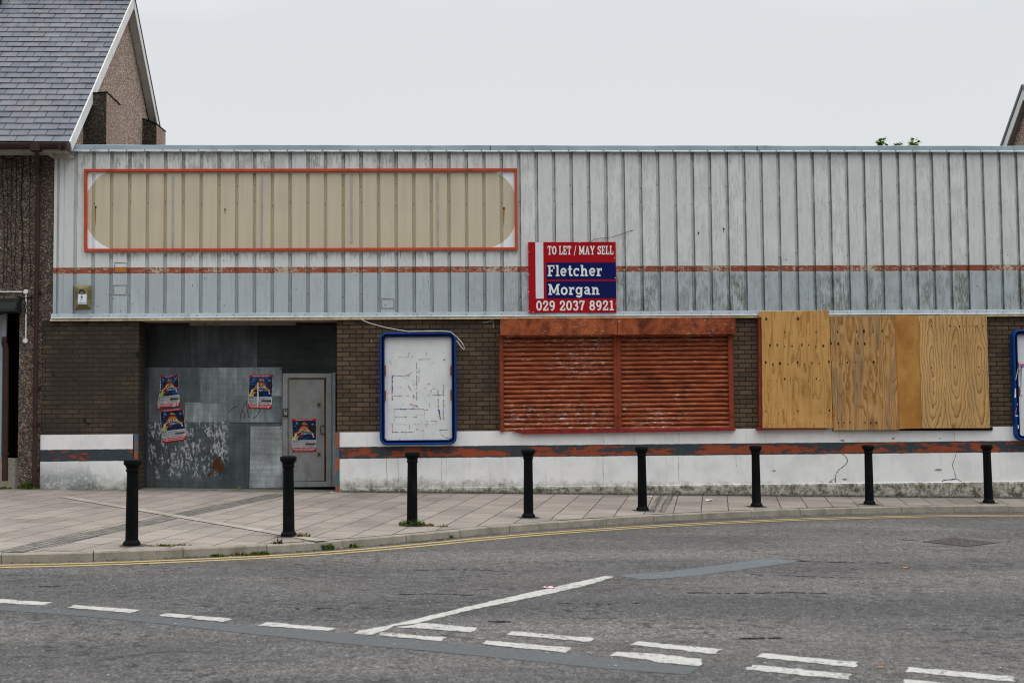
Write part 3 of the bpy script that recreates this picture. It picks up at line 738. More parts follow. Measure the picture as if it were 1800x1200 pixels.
f.tube([(a[0]+.05, YD, a[2]), (a[0], YD-.05, a[2]), (a[0]-.005, YD-.055, (a[2]+c[2])/2), (c[0], YD-.05, c[2]), (c[0]+.05, YD, c[2])], .009, 8); f.build('handle', plain('dark_handle', (.06, .06, .055), .5, .4, .4), door)
f = MB(); f.wallpoly([(584,655),(589.5,655),(589.5,855),(584,855)], .44, .1); f.build('perforated_strip', m_steel('galvanised_strip', (.24, .265, .27), .3, True, .15, 9, pitch=.026), door)

# ------------------------------------------------------------------ red roller shutters (housing, curtains, guides, sill)
YH = -.17
hz1, hz0 = W(1085,558.5,YH)[2], W(1085,588.5,YH)[2]
hx0, hxm, hx1 = W(879.5,575,YH)[0], W(1085.5,575,YH)[0], W(1293,575,YH)[0]
rsh = thing('roller_shutter', 'double rusty red roller shutter closed over the shop window', 'shutter', (hxm, .05, W(1085,757,.03)[2]))
b = MB()
for x0, x1 in ((hx0, hxm-.003), (hxm+.003, hx1)):
    b.slab([(x0, YH, hz0), (x1, YH, hz0), (x1, YH+.0, hz1-.03), (x0, YH, hz1-.03)], (0, .225, 0))
    b.box(x0, x1, YH+.03, .055, hz1-.028, hz1)
b.build('housing', MAT['shutter_box'], rsh, .006)
gz0 = W(1085,758,0)[2]
def guide(xc0, xc1):
    b = MB(); X0, X1 = W(xc0,680,-.02)[0], W(xc1,680,-.02)[0]
    b.box(X0, X1, -.02, .055, gz0+.01, hz0-.003); 
    for s_ in (X0, X1): b.box(s_-.004, s_+.004, -.026, -.0195, gz0+.012, hz0-.006)
    a = (X0+X1)/2; b.box(a-.018, a+.018, -.045, -.021, gz0+.24, gz0+.30)
    return b.build('guide_rail', MAT['guide'], rsh, .003)
guide(878.5, 885); guide(1079, 1085.2); guide(1085.8, 1092); guide(1281.5, 1289.5)
def curtain(xc0, xc1):
    b = MB(); X0, X1 = W(xc0,680,.02)[0], W(xc1,680,.02)[0]; pitch = .0795; z = gz0+.015; rows = []
    while z < hz0+.02:
        for q, (d, h) in enumerate(((.040, 0), (.013, .007), (-.006, .020), (-.012, .036), (-.006, .052), (.013, .064), (.040, .070))): rows.append((d+.02, z+h))
        z += pitch
    nx = 14; X_ = np.linspace(X0, X1, nx); vs = []
    rr = np.random.RandomState(int(xc0)); ph = rr.uniform(-.003, .003, (len(rows)//7+1, nx))
    for j, (y, zz) in enumerate(rows):
        for i, X in enumerate(X_): vs.append((X, y+ph[j//7][i], zz+.012*math.sin((X-X0)*1.1)*.25))
    b.add(vs, [(j*nx+i, j*nx+i+1, (j+1)*nx+i+1, (j+1)*nx+i) for j in range(len(rows)-1) for i in range(nx-1)], 0, False)
    o = b.build('curtain', MAT['shutter'], rsh)
    return o
curtain(884.5, 1080); curtain(1091, 1282)
b = MB(); b.wallpoly([(900,757),(1293,751.5),(1293,756.5),(920,763)], -.03, .09); b.build('sill', MAT['red_sill'], rsh, .004)

# ------------------------------------------------------------------ steel sheets closing the doorway
YS = .535
def zz5(x, y): return (230+x/3.53, 540+y/3.53)
RESa, RESb = W(262,738,YS), W(400,838,YS)
RES = (RESa[0], RESb[0], RESb[2], RESa[2])
hd = thing('steel_hoarding', 'patchwork of perforated grey steel sheets boarding up the shop doorway', 'hoarding', tuple(W(375,858,YS)))
TK = .70
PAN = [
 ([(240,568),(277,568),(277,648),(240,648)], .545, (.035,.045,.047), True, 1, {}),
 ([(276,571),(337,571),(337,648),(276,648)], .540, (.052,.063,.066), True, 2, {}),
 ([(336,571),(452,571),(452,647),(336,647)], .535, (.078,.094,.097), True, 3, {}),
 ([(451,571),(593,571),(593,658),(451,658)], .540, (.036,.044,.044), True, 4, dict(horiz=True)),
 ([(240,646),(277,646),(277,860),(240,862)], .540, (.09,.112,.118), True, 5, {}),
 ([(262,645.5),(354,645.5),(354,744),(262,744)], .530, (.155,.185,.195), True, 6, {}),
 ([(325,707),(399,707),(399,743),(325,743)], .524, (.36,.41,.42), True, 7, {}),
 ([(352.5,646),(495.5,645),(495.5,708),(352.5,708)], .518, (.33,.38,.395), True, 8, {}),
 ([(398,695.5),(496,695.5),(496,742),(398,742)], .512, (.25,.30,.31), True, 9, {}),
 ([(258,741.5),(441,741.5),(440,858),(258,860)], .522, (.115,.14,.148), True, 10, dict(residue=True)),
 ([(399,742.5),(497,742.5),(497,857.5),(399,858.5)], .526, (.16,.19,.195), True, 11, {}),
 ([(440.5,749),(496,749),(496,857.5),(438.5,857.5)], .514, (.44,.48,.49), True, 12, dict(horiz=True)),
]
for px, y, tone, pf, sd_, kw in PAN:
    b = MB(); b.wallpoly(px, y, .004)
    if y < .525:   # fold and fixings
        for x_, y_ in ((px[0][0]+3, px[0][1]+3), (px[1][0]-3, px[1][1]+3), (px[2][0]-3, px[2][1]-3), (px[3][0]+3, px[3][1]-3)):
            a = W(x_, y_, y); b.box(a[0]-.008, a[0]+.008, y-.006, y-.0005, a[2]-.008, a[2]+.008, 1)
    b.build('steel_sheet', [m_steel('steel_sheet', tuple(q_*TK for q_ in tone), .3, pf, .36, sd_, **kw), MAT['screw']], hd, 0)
b = MB()
for ln in ([(603,655),(625,630),(645,618),(662,616)], [(678,692),(684,655),(700,612),(716,580)], [(716,580),(722,640),(737,690)], [(690,640),(708,660),(706,690)], [(797,622),(800,640),(785,670),(757,690)]):
    q = [W(*zz5(*p), .5085) for p in ln]; b.ribbon([(p[0], p[2]) for p in q], .011, .5085)
b.build('graffiti', plain('maroon_marker', (.07, .02, .03), .7), hd)

# ------------------------------------------------------------------ plywood boards over the window
YP = -.045
def m_ply(name, light, mid, dark, seed, cx, freq=3.2, lw=.10, contrast=.7, arcs=None, stain=0.0, plainwood=False):
    t = MT(name); x, y, z = t.xyz()
    lx = t.ma('SUBTRACT', x, cx)
    fib = t.noise(1, 5, .7, t.scl((70, 1, 1.6), add=(seed, 0, 0))); hatch = t.noise(1, 3, .7, t.scl((3, 1, 95), add=(0, 0, seed)))
    if arcs:
        per, z0 = arcs
        pp = t.ma('PINGPONG', t.ma('ADD', lx, 20*per), per/2)            # mirrored repeat of a rotary-cut veneer
        wob = t.noise(1, 3, .5, t.scl((3.6, 1, 1.7), add=(seed, 0, 2)))
        dz = t.ma('SUBTRACT', z, z0)
        e1 = t.ma('SQRT', t.ma('ADD', t.ma('POWER', t.ma('DIVIDE', pp, .075), 2), t.ma('POWER', t.ma('DIVIDE', dz, .52), 2)))
        fld = t.ma('ADD', t.mul(e1, .82), t.mul(wob, 1.9))
        fq = 2.1
    else:
        n1 = t.noise(1, 2, .45, t.scl((5.2, 1, .55), add=(seed*2.3, 0, seed)), .35); n2 = t.noise(1, 3, .5, t.scl((2.2, 1, 1.5), add=(seed, 0, 1)))
        fld = t.ma('ADD', t.mul(n1, 1.3), t.mul(n2, .5)); fq = freq*2.2
    fr = t.ma('FRACT', t.mul(fld, fq))
    line = t.ma('MAXIMUM', t.sm(fr, 1-lw*2.2, 1), t.sm(fr, lw, 0))
    late = t.sm(fr, .25, .95)
    base = t.mix(late, light, mid)
    c = base if not plainwood else t.mix(t.sm(t.noise(1, 5, .6, t.scl((2.2, 1, 1.6), add=(seed, 0, 0))), .35, .65), light, mid)
    if not plainwood: c = t.mix(t.mul(line, contrast), c, dark)
    c = t.mix(1, c, t.ramp(fib, [(.3, .84), (.55, 1.02), (.75, 1.12)]), 'MULTIPLY')
    c = t.mix(1, c, t.ramp(hatch, [(.3, .88), (.55, 1.02), (.75, 1.06)]), 'MULTIPLY')
    c = t.mix(1, c, t.ramp(t.noise(1, 4, .6, t.scl((1.3, 1, .8), add=(seed, 0, 5))), [(.3, .86), (.7, 1.1)]), 'MULTIPLY')
    if stain:
        s1 = t.noise(1, 5, .6, t.scl((6.5, 1, .75), add=(seed, 0, 8)))
        c = t.mix(t.mul(t.sm(s1, .48, .60), stain), c, (.19, .14, .09))
        c = t.mix(t.mul(t.sm(s1, .45, .34), stain*.75), c, (.25, .105, .02))
    return t.out(c, .72, .25, 0, fib, .15, .002)
knot = plain('dark_knot', (.045, .022, .012), .8, .15, 0, .4, 60); knot2 = plain('brown_knot', (.16, .085, .035), .8, .15, 0, .3, 60)
MAT['ply_edge'] = plain('ply_edge', (.36, .24, .12), .85, .15, 0, .3, 30)
def board(label, px, Y, mat, knots=(), notch=None):
    a = W(*px[3], Y); c = W(*px[2], Y)
    t = thing('plywood_board', label, 'board', ((a[0]+c[0])/2, Y, min(a[2], c[2])), 'plywood boards over the window')
    b = MB(); b.wallpoly(notch or px, Y, .018)
    b.build('sheet', [mat, MAT['ply_edge']], t, .0015)
    if knots:
        k = MB()
        for x, y, r, mi in knots:
            q = W(x, y, Y-.0012); n = 9; R = r*.0122
            k.add([(q[0]+R*math.cos(j*6.283/n)*rs.uniform(.6, .85), Y-.0012, q[2]+R*math.sin(j*6.283/n)*rs.uniform(.9, 1.4)) for j in range(n)], [tuple(range(n))], mi)
        k.build('knot', [knot, knot2], t)
        k_ = [o for o in t.children if o.name.startswith('knot')]
    return t
def kz(lst, x0, y0, s, r, mi=0): return [(x0+x/s, y0+y/s, r*rs.uniform(.7, 1.15), mi) for x, y in lst]
K1 = (kz([(92,112),(397,112),(128,365),(340,372),(87,528),(224,538),(393,528),(694,523),(640,370)], 1330, 540, 5.457, 2.0)
      + kz([(199,362),(432,362),(500,362),(270,240),(570,238),(528,535)], 1330, 540, 5.457, 2.2, 1)
      + kz([(266,378),(568,376),(156,546),(300,543),(460,545),(601,540),(270,687),(573,684),(88,996),(396,994),(697,990)], 1330, 540, 5.457, 1.4)
      + kz([(128,703),(190,704),(343,700),(434,703),(494,702),(602,700),(645,698),(212,1108),(518,1105),(254,1010),(308,1008),(353,1016),(558,1008),(612,1005),(656,1012),(122,1120),(348,1122),(428,1116),(210,1018),(517,1015),(655,1116)], 1330, 540, 5.457, .75))
cx1 = W(1400,650,YP)[0]
board('pale plywood board with rows of dark knots, tallest and leftmost, overlapping the steel cladding', [(1335,546),(1456.5,545.5),(1464,752),(1340.5,752)], -.058,
      m_ply('pale_plywood', (.55,.31,.105), (.46,.24,.072), (.22,.095,.025), 2.0, cx1, 2.4, .09, .42), K1,
      [(1334.5,547),(1456.5,545.5),(1457,556),(1458,557),(1464,752),(1340.5,752),(1339.2,585),(1338.5,557.5),(1334.8,557.5)])
K2 = (kz([(775,235),(1028,230),(783,350),(1037,350),(872,530),(1124,525),(970,345)], 1330, 540, 5.457, 2.2)
      + kz([(786,1108),(838,1106),(1040,1106),(1094,1108),(1148,1106),(897,1104),(1220,345),(716,348)], 1330, 540, 5.457, 1.5) + kz([(950,528),(960,235),(1120,235),(1205,228)], 1330, 540, 5.457, 2.0, 1))
board('weathered plywood board streaked grey and brown, second from the left, hanging lowest', [(1458.8,555.5),(1574,555),(1580.8,755.5),(1465,756)], YP,
      m_ply('streaked_plywood', (.49,.285,.115), (.36,.18,.05), (.13,.055,.018), 5.3, W(1520,650,YP)[0], 3.4, .085, .55, None, .45), K2)
board('narrow smooth orange-brown plywood strip between two wider boards', [(1573,553.5),(1613.5,553.5),(1620.5,752.5),(1581.3,753.5)], YP-.012,
      m_ply('orange_plywood', (.48,.24,.065), (.35,.155,.035), (.2,.1,.03), 8.1, W(1597,650,YP)[0], 2, .1, .2, None, 0, True))
cx4 = W(1639,650,YP)[0]
K4 = kz([(423,578),(645,576),(872,573),(598,178),(690,182),(740,180),(918,180),(420,182),(862,180)], 1560, 540, 5.453, 1.3) + kz([(305,182),(520,182),(640,182),(792,180),(822,174)], 1560, 540, 5.453, 1.2, 1)
board('plywood board with three columns of arched cathedral grain, at the right end', [(1614,555),(1734.5,554.5),(1740.5,752),(1621,752.3)], YP,
      m_ply('arched_plywood', (.56,.345,.145), (.48,.275,.10), (.17,.075,.02), 1.0, cx4, 2,   .10, .72, (W(1680,640,YP)[0]-cx4, W(1680,638,YP)[2]), .22), K4)
# what shows of the old shutter behind the boards
osf = thing('window_frame', 'red oxide window frame and sill showing beside the leftmost plywood board', 'frame', tuple(W(1336,752,-.02)))
b = MB(); b.wallpoly([(1333.2,556),(1341,556),(1342,750),(1334.6,750)], -.025, .08); b.build('jamb', MAT['guide'], osf, .004)
b = MB(); b.wallpoly([(1330,750.5),(1454,749.5),(1454,754.5),(1331,756)], -.048, .09); b.build('sill', MAT['red_sill'], osf, .004)
b = MB(); b.wallpoly([(1464,752),(1745,750),(1745,756),(1464,757)], .02, .03); b.build('packing_strip', MAT['black'], osf)

# ------------------------------------------------------------------ old sign frame and fixing straps on the cladding
sf = thing('sign_frame', 'long thin orange-red rectangular frame of a removed shop sign on the cladding', 'frame', ((FR[0]+FR[1])/2, 0, FR[2]))
b = MB()
def bar(p, q, r=.02):
    a, c = W(*p, -.045), W(*q, -.045); return a, c
TLf, TRf, BRf, BLf = W(150,299.5,-.045), W(906.8,298.3,-.045), W(907.8,437,-.045), W(150,439.6,-.045)
hw = .024
b.slab([TLf+(-hw,0,hw), TRf+(hw,0,hw), TRf+(hw,0,-hw), TLf+(-hw,0,-hw)], (0, .05, 0)); b.slab([BLf+(-hw,0,hw), BRf+(hw,0,hw), BRf+(hw,0,-hw), BLf+(-hw,0,-hw)], (0, .05, 0))
b.slab([TLf+(-hw,0,-hw-.001), TLf+(hw,0,-hw-.001), BLf+(hw,0,hw+.001), BLf+(-hw,0,hw+.001)], (0, .049, 0)); b.slab([TRf+(-hw,0,-hw-.001), TRf+(hw,0,-hw-.001), BRf+(hw,0,hw+.001), BRf+(-hw,0,hw+.001)], (0, .049, 0))
b.build('frame_bar', plain('orange_red_frame', (.47, .07, .028), .45, .4, 0, .14, 7, (.18, .04, .02)), sf, .004)
for x, y0, y1 in ((304.5,306,436), (460.5,306,436), (618,306,427), (769,311,437)):
    b = MB(); a, c = W(x, y0, -.006), W(x+.3, y1, -.006)
    b.box(a[0]-.013, a[0]+.013, -.010, -.0005, c[2], a[2]); b.box(a[0]-.005, a[0]+.005, -.018, -.0105, c[2]+.01, a[2]-.02)
    for zq in (a[2]-.012, (a[2]+c[2])/2): b.box(a[0]-.011, a[0]+.011, -.022, -.0182, zq-.008, zq+.008)
    b.build('fixing_strap', plain('dull_zinc', (.42, .42, .42), .5, .4, .2, .25, 12), sf)

# ------------------------------------------------------------------ letterforms: slab serif strokes, unit cap height
def arc(cx, cy, rx, ry, a0, a1, n=14): return [(cx+rx*math.cos(rad(a0+(a1-a0)*i/n)), cy+ry*math.sin(rad(a0+(a1-a0)*i/n))) for i in range(n+1)]
S_, H_ = .20, .13
GL = {
 'T': (.80, [([(.03,.93),(.77,.93)],.14), ([(.40,.9),(.40,.06)],S_), ([(.20,.065),(.60,.065)],.13), ([(.08,.99),(.08,.68)],.10), ([(.72,.99),(.72,.68)],.10)]),
 'O': (.84, [(arc(.42,.5,.31,.425,0,360,26),.18,1)]),
 'L': (.72, [([(.20,.94),(.20,.06)],S_), ([(.02,.94),(.42,.94)],.12), ([(.02,.065),(.70,.065)],.13), ([(.65,.03),(.65,.36)],.10)]),
 'E': (.74, [([(.20,.94),(.20,.06)],S_), ([(.02,.935),(.70,.935)],.13), ([(.02,.065),(.72,.065)],.13), ([(.65,.98),(.65,.68)],.10), ([(.67,.02),(.67,.34)],.10), ([(.2,.51),(.50,.51)],.13), ([(.48,.64),(.48,.38)],.08)]),
 '/': (.46, [([(.04,-.10),(.42,1.05)],.12)]),
 ' ': (.34, []),
 'M': (1.14, [([(.20,.94),(.20,.06)],.17), ([(.94,.94),(.94,.06)],S_), ([(.22,.96),(.57,.16)],.19), ([(.57,.16),(.92,.96)],.15), ([(.02,.065),(.38,.065)],.13), ([(.74,.065),(1.14,.065)],.13), ([(.02,.94),(.26,.94)],.12), ([(.88,.94),(1.14,.94)],.12)]),
 'A': (.92, [([(.16,.05),(.44,.97)],.14), ([(.44,.97),(.74,.05)],.20), ([(.26,.34),(.64,.34)],.11), ([(.00,.06),(.34,.06)],.12), ([(.54,.06),(.92,.06)],.12)]),
 'Y': (.90, [([(.16,.95),(.45,.42)],.20), ([(.74,.95),(.45,.42)],.14), ([(.45,.46),(.45,.06)],S_), ([(.26,.065),(.64,.065)],.13), ([(.00,.94),(.34,.94)],.12), ([(.58,.94),(.90,.94)],.12)]),
 'S': (.72, [([(.60,.72),(.56,.86),(.42,.93),(.25,.90),(.15,.78),(.18,.64),(.33,.55),(.48,.48),(.59,.37),(.60,.22),(.49,.10),(.32,.07),(.17,.14),(.11,.28)],.17), ([(.63,1.0),(.63,.68)],.09), ([(.08,.00),(.08,.32)],.09)]),
 'F': (.74, [([(.22,.94),(.22,.06)],S_), ([(.02,.935),(.70,.935)],.13), ([(.66,.98),(.66,.66)],.10), ([(.22,.50),(.50,.50)],.13), ([(.49,.63),(.49,.37)],.08), ([(.02,.065),(.46,.065)],.13)]),
 'l': (.40, [([(.21,1.0),(.21,.06)],.20), ([(.03,.95),(.21,.95)],.12), ([(.02,.065),(.40,.065)],.13)]),
 'e': (.68, [([(.14,.38)]+arc(.34,.38,.235,.295,0,318,22),.17), ]),
 't': (.48, [([(.24,.95),(.22,.70),(.22,.24),(.27,.10),(.38,.08),(.47,.13)],.19), ([(.02,.64),(.46,.64)],.12)]),
 'c': (.64, [(arc(.34,.36,.235,.295,42,318,20),.18), ([(.56,.72),(.56,.48)],.09)]),
 'h': (.80, [([(.20,1.0),(.20,.06)],.20), ([(.03,.95),(.2,.95)],.12), ([(.02,.065),(.37,.065)],.13), ([(.24,.50),(.36,.63),(.50,.62),(.58,.50),(.58,.06)],.18), ([(.44,.065),(.78,.065)],.13)]),
 'r': (.58, [([(.20,.68),(.20,.06)],.20), ([(.03,.66),(.2,.66)],.12), ([(.02,.065),(.42,.065)],.13), ([(.24,.48),(.34,.62),(.47,.65)],.16), ([(.50,.72),(.50,.46)],.10)]),
 'o': (.70, [(arc(.35,.36,.245,.295,0,360,22),.18,1)]),
 'g': (.72, [(arc(.33,.37,.22,.28,0,360,20),.17,1), ([(.59,.69),(.59,.02),(.52,-.13),(.36,-.19),(.20,-.15),(.12,-.06)],.17), ([(.55,.65),(.72,.65)],.12)]),
 'a': (.70, [([(.13,.56),(.24,.66),(.40,.66),(.50,.55),(.51,.06)],.17), ([(.5,.40),(.30,.39),(.16,.30),(.15,.17),(.24,.08),(.38,.10),(.51,.20)],.14), ([(.48,.065),(.70,.065)],.13)]),
 'n': (.80, [([(.20,.68),(.20,.06)],.20), ([(.03,.66),(.2,.66)],.12), ([(.02,.065),(.37,.065)],.13), ([(.24,.48),(.36,.62),(.50,.61),(.58,.49),(.58,.06)],.18), ([(.44,.065),(.78,.065)],.13)]),
 '0': (.68, [(arc(.34,.5,.235,.42,0,360,24),.17,1)]),
 '1': (.56, [([(.30,1.0),(.30,.06)],.20), ([(.08,.86),(.30,.93)],.13), ([(.06,.065),(.54,.065)],.13)]),
 '2': (.66, [([(.12,.70),(.14,.84),(.26,.93),(.42,.91),(.53,.80),(.52,.64),(.40,.46),(.20,.24),(.10,.08)],.17), ([(.03,.075),(.60,.075)],.15), ([(.59,.01),(.59,.30)],.10), ([(.10,.62),(.16,.78)],.16)]),
 '3': (.66, [([(.10,.76),(.18,.90),(.36,.93),(.51,.83),(.49,.65),(.34,.54)],.17), ([(.26,.53),(.42,.51),(.55,.38),(.53,.19),(.38,.07),(.20,.09),(.09,.24)],.17)]),
 '7': (.64, [([(.04,.925),(.60,.925)],.15), ([(.08,.99),(.08,.68)],.10), ([(.54,.90),(.36,.52),(.26,.03)],.19)]),
 '8': (.68, [(arc(.34,.73,.19,.195,0,360,18),.16,1), (arc(.34,.28,.235,.21,0,360,20),.17,1)]),
 '9': (.68, [(arc(.33,.67,.215,.255,0,360,20),.17,1), ([(.55,.66),(.55,.42),(.48,.19),(.34,.07),(.18,.10)],.17)]),
}
def write(b, txt, x0, x1, zb, h, Y, mi=0, wk=1.0):
    """letters from x0 to x1, baseline zb, cap height h, on the vertical plane Y"""
    tot = sum(GL[c][0] for c in txt)+.07*(len(txt)-1); sx = (x1-x0)/tot; cur = x0; k = 0
    for ch in txt:
        wd, strokes = GL[ch]
        for s_ in strokes:
            pts = [(cur+p[0]*sx, zb+p[1]*h) for p in s_[0]]; closed = len(s_) > 2
            if closed: pts = pts[:-1]
            # stroke weight follows the mean of the horizontal and vertical scale
            dxs = abs(pts[-1][0]-pts[0][0]); dzs = abs(pts[-1][1]-pts[0][1])
            ww = s_[1]*(h if dzs < .2*dxs and not closed else (sx if dxs < .2*dzs and not closed else (sx+h)/2))*wk
            b.ribbon(pts, ww, Y-.00015*(k % 8), mi, closed); k += 1
        cur += (wd+.07)*sx

# ------------------------------------------------------------------ estate agent board
YG = -.035
ga, gb = W(928.5,425.5,YG), W(1083.8,549,YG)
def SG(u, v): return ga[0]+(u-228)/(1470-228)*(gb[0]-ga[0]), ga[2]-(v-122)/(1113-122)*(ga[2]-gb[2])
sg = thing('letting_board', 'red and blue estate agent board reading TO LET / MAY SELL above the shutters', 'sign', ((ga[0]+gb[0])/2, YG, gb[2]))
b = MB(); b.box(ga[0], gb[0], YG, -.002, gb[2], ga[2]); b.build('panel', plain('signal_red_board', (.36, .0015, .007), .45, .3, 0, .06, 3, (.26, .01, .012)), sg, .002)
def plate(u0, v0, u1, v1, Y, mat, name):
    b = MB(); x0, z1_ = SG(u0, v0); x1, z0 = SG(u1, v1); b.box(x0, x1, Y, Y+.0012, z0, z1_); return b.build(name, mat, sg)
navy = plain('navy_print', (.0015, .006, .085), .45, .3, 0, .06, 3); wpr = plain('white_print', (.66, .68, .72), .4, .4, 0, .05, 4); lpr = plain('lettering_white', (.72, .76, .76), .4, .4, 0, .04, 6)
plate(328, 124, 440, 915, YG-.0014, wpr, 'white_bar')
plate(480, 410, 1467, 648, YG-.0014, navy, 'blue_panel'); plate(480, 672, 1468, 914, YG-.0014, navy, 'blue_panel')
b = MB()
def line(txt, u0, u1, vt, vb, wk=1.0):
    x0, zt_ = SG(u0, vt); x1, zb_ = SG(u1, vb); write(b, txt, x0, x1, zb_, zt_-zb_, YG-.0032, 0, wk)
for a_ in (('TO LET / MAY SELL', 500, 1436, 178, 300), ('Fletcher', 495, 1272, 447, 604, .95), ('Morgan', 502, 1234, 712, 864, .95), ('029 2037 8921', 330, 1434, 944, 1084)):
    b = MB(); line(*a_); b.build('lettering', lpr, sg)
b = MB()
for u, v in ((232,262),(232,578),(228,820),(230,1090),(958,132),(1452,348),(1458,628),(1462,992),(288,1105)):
    x, z = SG(u, v); b.lathe([(.011,0),(.010,.004),(.004,.006)], (0,0,0), 8); n_ = len(b.v)-24-16
    base = len(b.v)-40
    for q in range(base, len(b.v)): vx, vy, vz = b.v[q]; b.v[q] = (x+vx, YG-.001-vz, z+vy)
b.build('fixing_screw', plain('galvanised_screw', (.5, .5, .5), .4, .5, .5), sg)
b = MB(); b.tube([W(1036,427,-.03), W(1044,421,-.05), W(1056,418.5,-.03), W(1062,418.8,-.012), W(1075,417,-.03), W(1090,412.5,-.03), W(1104,407,-.02), W(1112.5,404.5,0.0)], .0045, 6)
tag(b.build('loose_wire', plain('black_wire', (.02, .02, .02), .6)), 'thin black loose wire trailing up from the letting board over the cladding', 'wire')

# ------------------------------------------------------------------ built-in sans lettering for small print
def text_polys(txt):
    cu = bpy.data.curves.new('t', 'FONT'); cu.body = txt; cu.offset = .02; cu.resolution_u = 2
    o = bpy.data.objects.new('t', cu); COL.objects.link(o)
    dg = bpy.context.evaluated_depsgraph_get(); me = bpy.data.meshes.new_from_object(o.evaluated_get(dg))
    vs = [(v.co.x, v.co.y) for v in me.vertices]; fs = [tuple(p.vertices) for p in me.polygons]
    bpy.data.objects.remove(o); bpy.data.curves.remove(cu); bpy.data.meshes.remove(me)
    xs_ = [v[0] for v in vs]; ys_ = [v[1] for v in vs]; x0, x1, y0, y1 = min(xs_), max(xs_), min(ys_), max(ys_)
    return [((x-x0)/(x1-x0), (y-y0)/(y1-y0)) for x, y in vs], fs
TP = {s: text_polys(s) for s in ('BLACKWOOD', 'BOOK NOW! 07775 95 60 60', 'FUN FOR ALL THE FAMILY', 'ZYAIR')}

# ------------------------------------------------------------------ circus-style posters
PM = [plain('poster_white', (.50, .50, .52), .5, .25), plain('poster_red', (.36, .004, .016), .45, .4),
      (lambda t: t.out(t.ramp(t.noise(7, 5, .6), [(.3, (.004, .004, .010)), (.5, (.004, .012, .05)), (.62, (.006, .04, .17)), (.75, (.015, .15, .32))]), .45, .4))(MT('poster_night_blue')),
      plain('poster_gold', (.34, .18, .012), .5, .25, 0, .8, 45), plain('poster_black', (.012, .012, .015), .5, .35), plain('poster_lime', (.40, .42, .03), .5, .35),
      plain('poster_skin', (.62, .40, .38), .5, .3), plain('poster_cyan', (.02, .17, .33), .5, .25, 0, .7, 50), plain('poster_grey_print', (.22, .22, .24), .5, .3), plain('poster_green', (.10, .20, .05), .5, .3)]
def poster(label, quad, Y, crumple=0, torn=False):
    Q4 = [np.array(W(*p, Y)) for p in quad]      # TL TR BR BL
    def Q(u, v, lift=0):
        p = (1-v)*((1-u)*Q4[0]+u*Q4[1])+v*((1-u)*Q4[3]+u*Q4[2])
        dy = crumple*(math.sin(u*9+v*4)*.006+math.sin(v*13-u*5)*.004)
        dz = -crumple*max(0, .5-abs(u-.45))*.09*(1-v)**2 if crumple else 0
        dx = crumple*(.06*max(0, .5-abs(v-.45))*(1-u))
        return p+np.array([dx, dy-lift, dz])
    root = thing('poster', label, 'poster', tuple((Q4[2]+Q4[3])/2), 'circus posters on the steel sheets and door')
    b = MB(); lay = [0.0]
    def grid(u0, v0, u1, v1, mi, nu=6, nvv=6):
        lay[0] += .00025
        vs = [Q(u0+(u1-u0)*i/nu, v0+(v1-v0)*j/nvv, lay[0]) for j in range(nvv+1) for i in range(nu+1)]
        b.add(vs, [(j*(nu+1)+i, (j+1)*(nu+1)+i, (j+1)*(nu+1)+i+1, j*(nu+1)+i+1) for j in range(nvv) for i in range(nu)], mi, True)
    def poly(pts, mi):
        lay[0] += .00025; b.add([Q(u, v, lay[0]) for u, v in pts], [tuple(range(len(pts)))], mi)
    def ell(u, v, a, c, mi, n=12): poly([(u+a*math.cos(6.283*j/n), v+c*math.sin(6.283*j/n)) for j in range(n)], mi)
    def text(s_, u0, v0, u1, v1, mi):
        lay[0] += .0003; vs, fs = TP[s_]
        b.add([Q(u0+(u1-u0)*x, v1+(v0-v1)*y, lay[0]) for x, y in vs], fs, mi)
    grid(0, 0, 1, 1, 0, 10, 12); grid(.012, .01, .988, .65, 2, 10, 8); grid(.0, .0, 1, .055, 1); grid(.0, .875, 1, 1, 1)
    text('FUN FOR ALL THE FAMILY', .16, .014, .85, .042, 0)
    rp = np.random.RandomState(4)
    for q in range(26): ell(rp.uniform(.05, .95), rp.uniform(.1, .6), rp.uniform(.008, .03), rp.uniform(.006, .018), rp.choice([7, 7, 0, 8, 6]), 6)
    ell(.70, .50, .20, .075, 7); ell(.66, .53, .22, .06, 2); ell(.20, .13, .05, .045, 7); ell(.85, .17, .05, .02, 8); ell(.9, .3, .1, .1, 4)
    ell(.5, .15, .09, .035, 9); ell(.5, .13, .05, .03, 3)
    # arched banner
    def archs(r0, r1, mi, cu=.5, cv=.52, a0=20):
        sw = 180-2*a0
        a = [(cu+r1*math.cos(rad(180-a0-sw*j/14)), cv-r1*math.sin(rad(180-a0-sw*j/14))) for j in range(15)]; c = [(cu+r0*math.cos(rad(a0+sw*j/14)), cv-r0*math.sin(rad(a0+sw*j/14))) for j in range(15)]
        poly(a+c, mi)
    archs(.28, .325, 1, a0=58); archs(.205, .285, 3, a0=26); archs(.205, .216, 9, a0=26)
    for j in range(7):
        th = rad(135-90*j/6); poly([(.5+(.245+dx)*math.cos(th+dt), .52-(.245+dx)*math.sin(th+dt)) for dx, dt in ((-.016,-.03),(-.016,.03),(.018,.02),(.018,-.02))], 1)
    poly([(.20,.385),(.30,.40),(.27,.46),(.16,.44)], 3); poly([(.80,.385),(.70,.40),(.73,.46),(.84,.44)], 3)
    text('ZYAIR', .315, .325, .72, .40, 6)
    poly([(.42,.42),(.5,.455),(.58,.42),(.6,.43),(.5,.478),(.4,.43)], 0)
    # clown figure in a lime jacket, juggler
    poly([(.05,.65),(.06,.53),(.12,.49),(.20,.50),(.22,.56),(.2,.65)], 5); poly([(.14,.65),(.15,.52),(.22,.5),(.25,.56),(.23,.65)], 8)
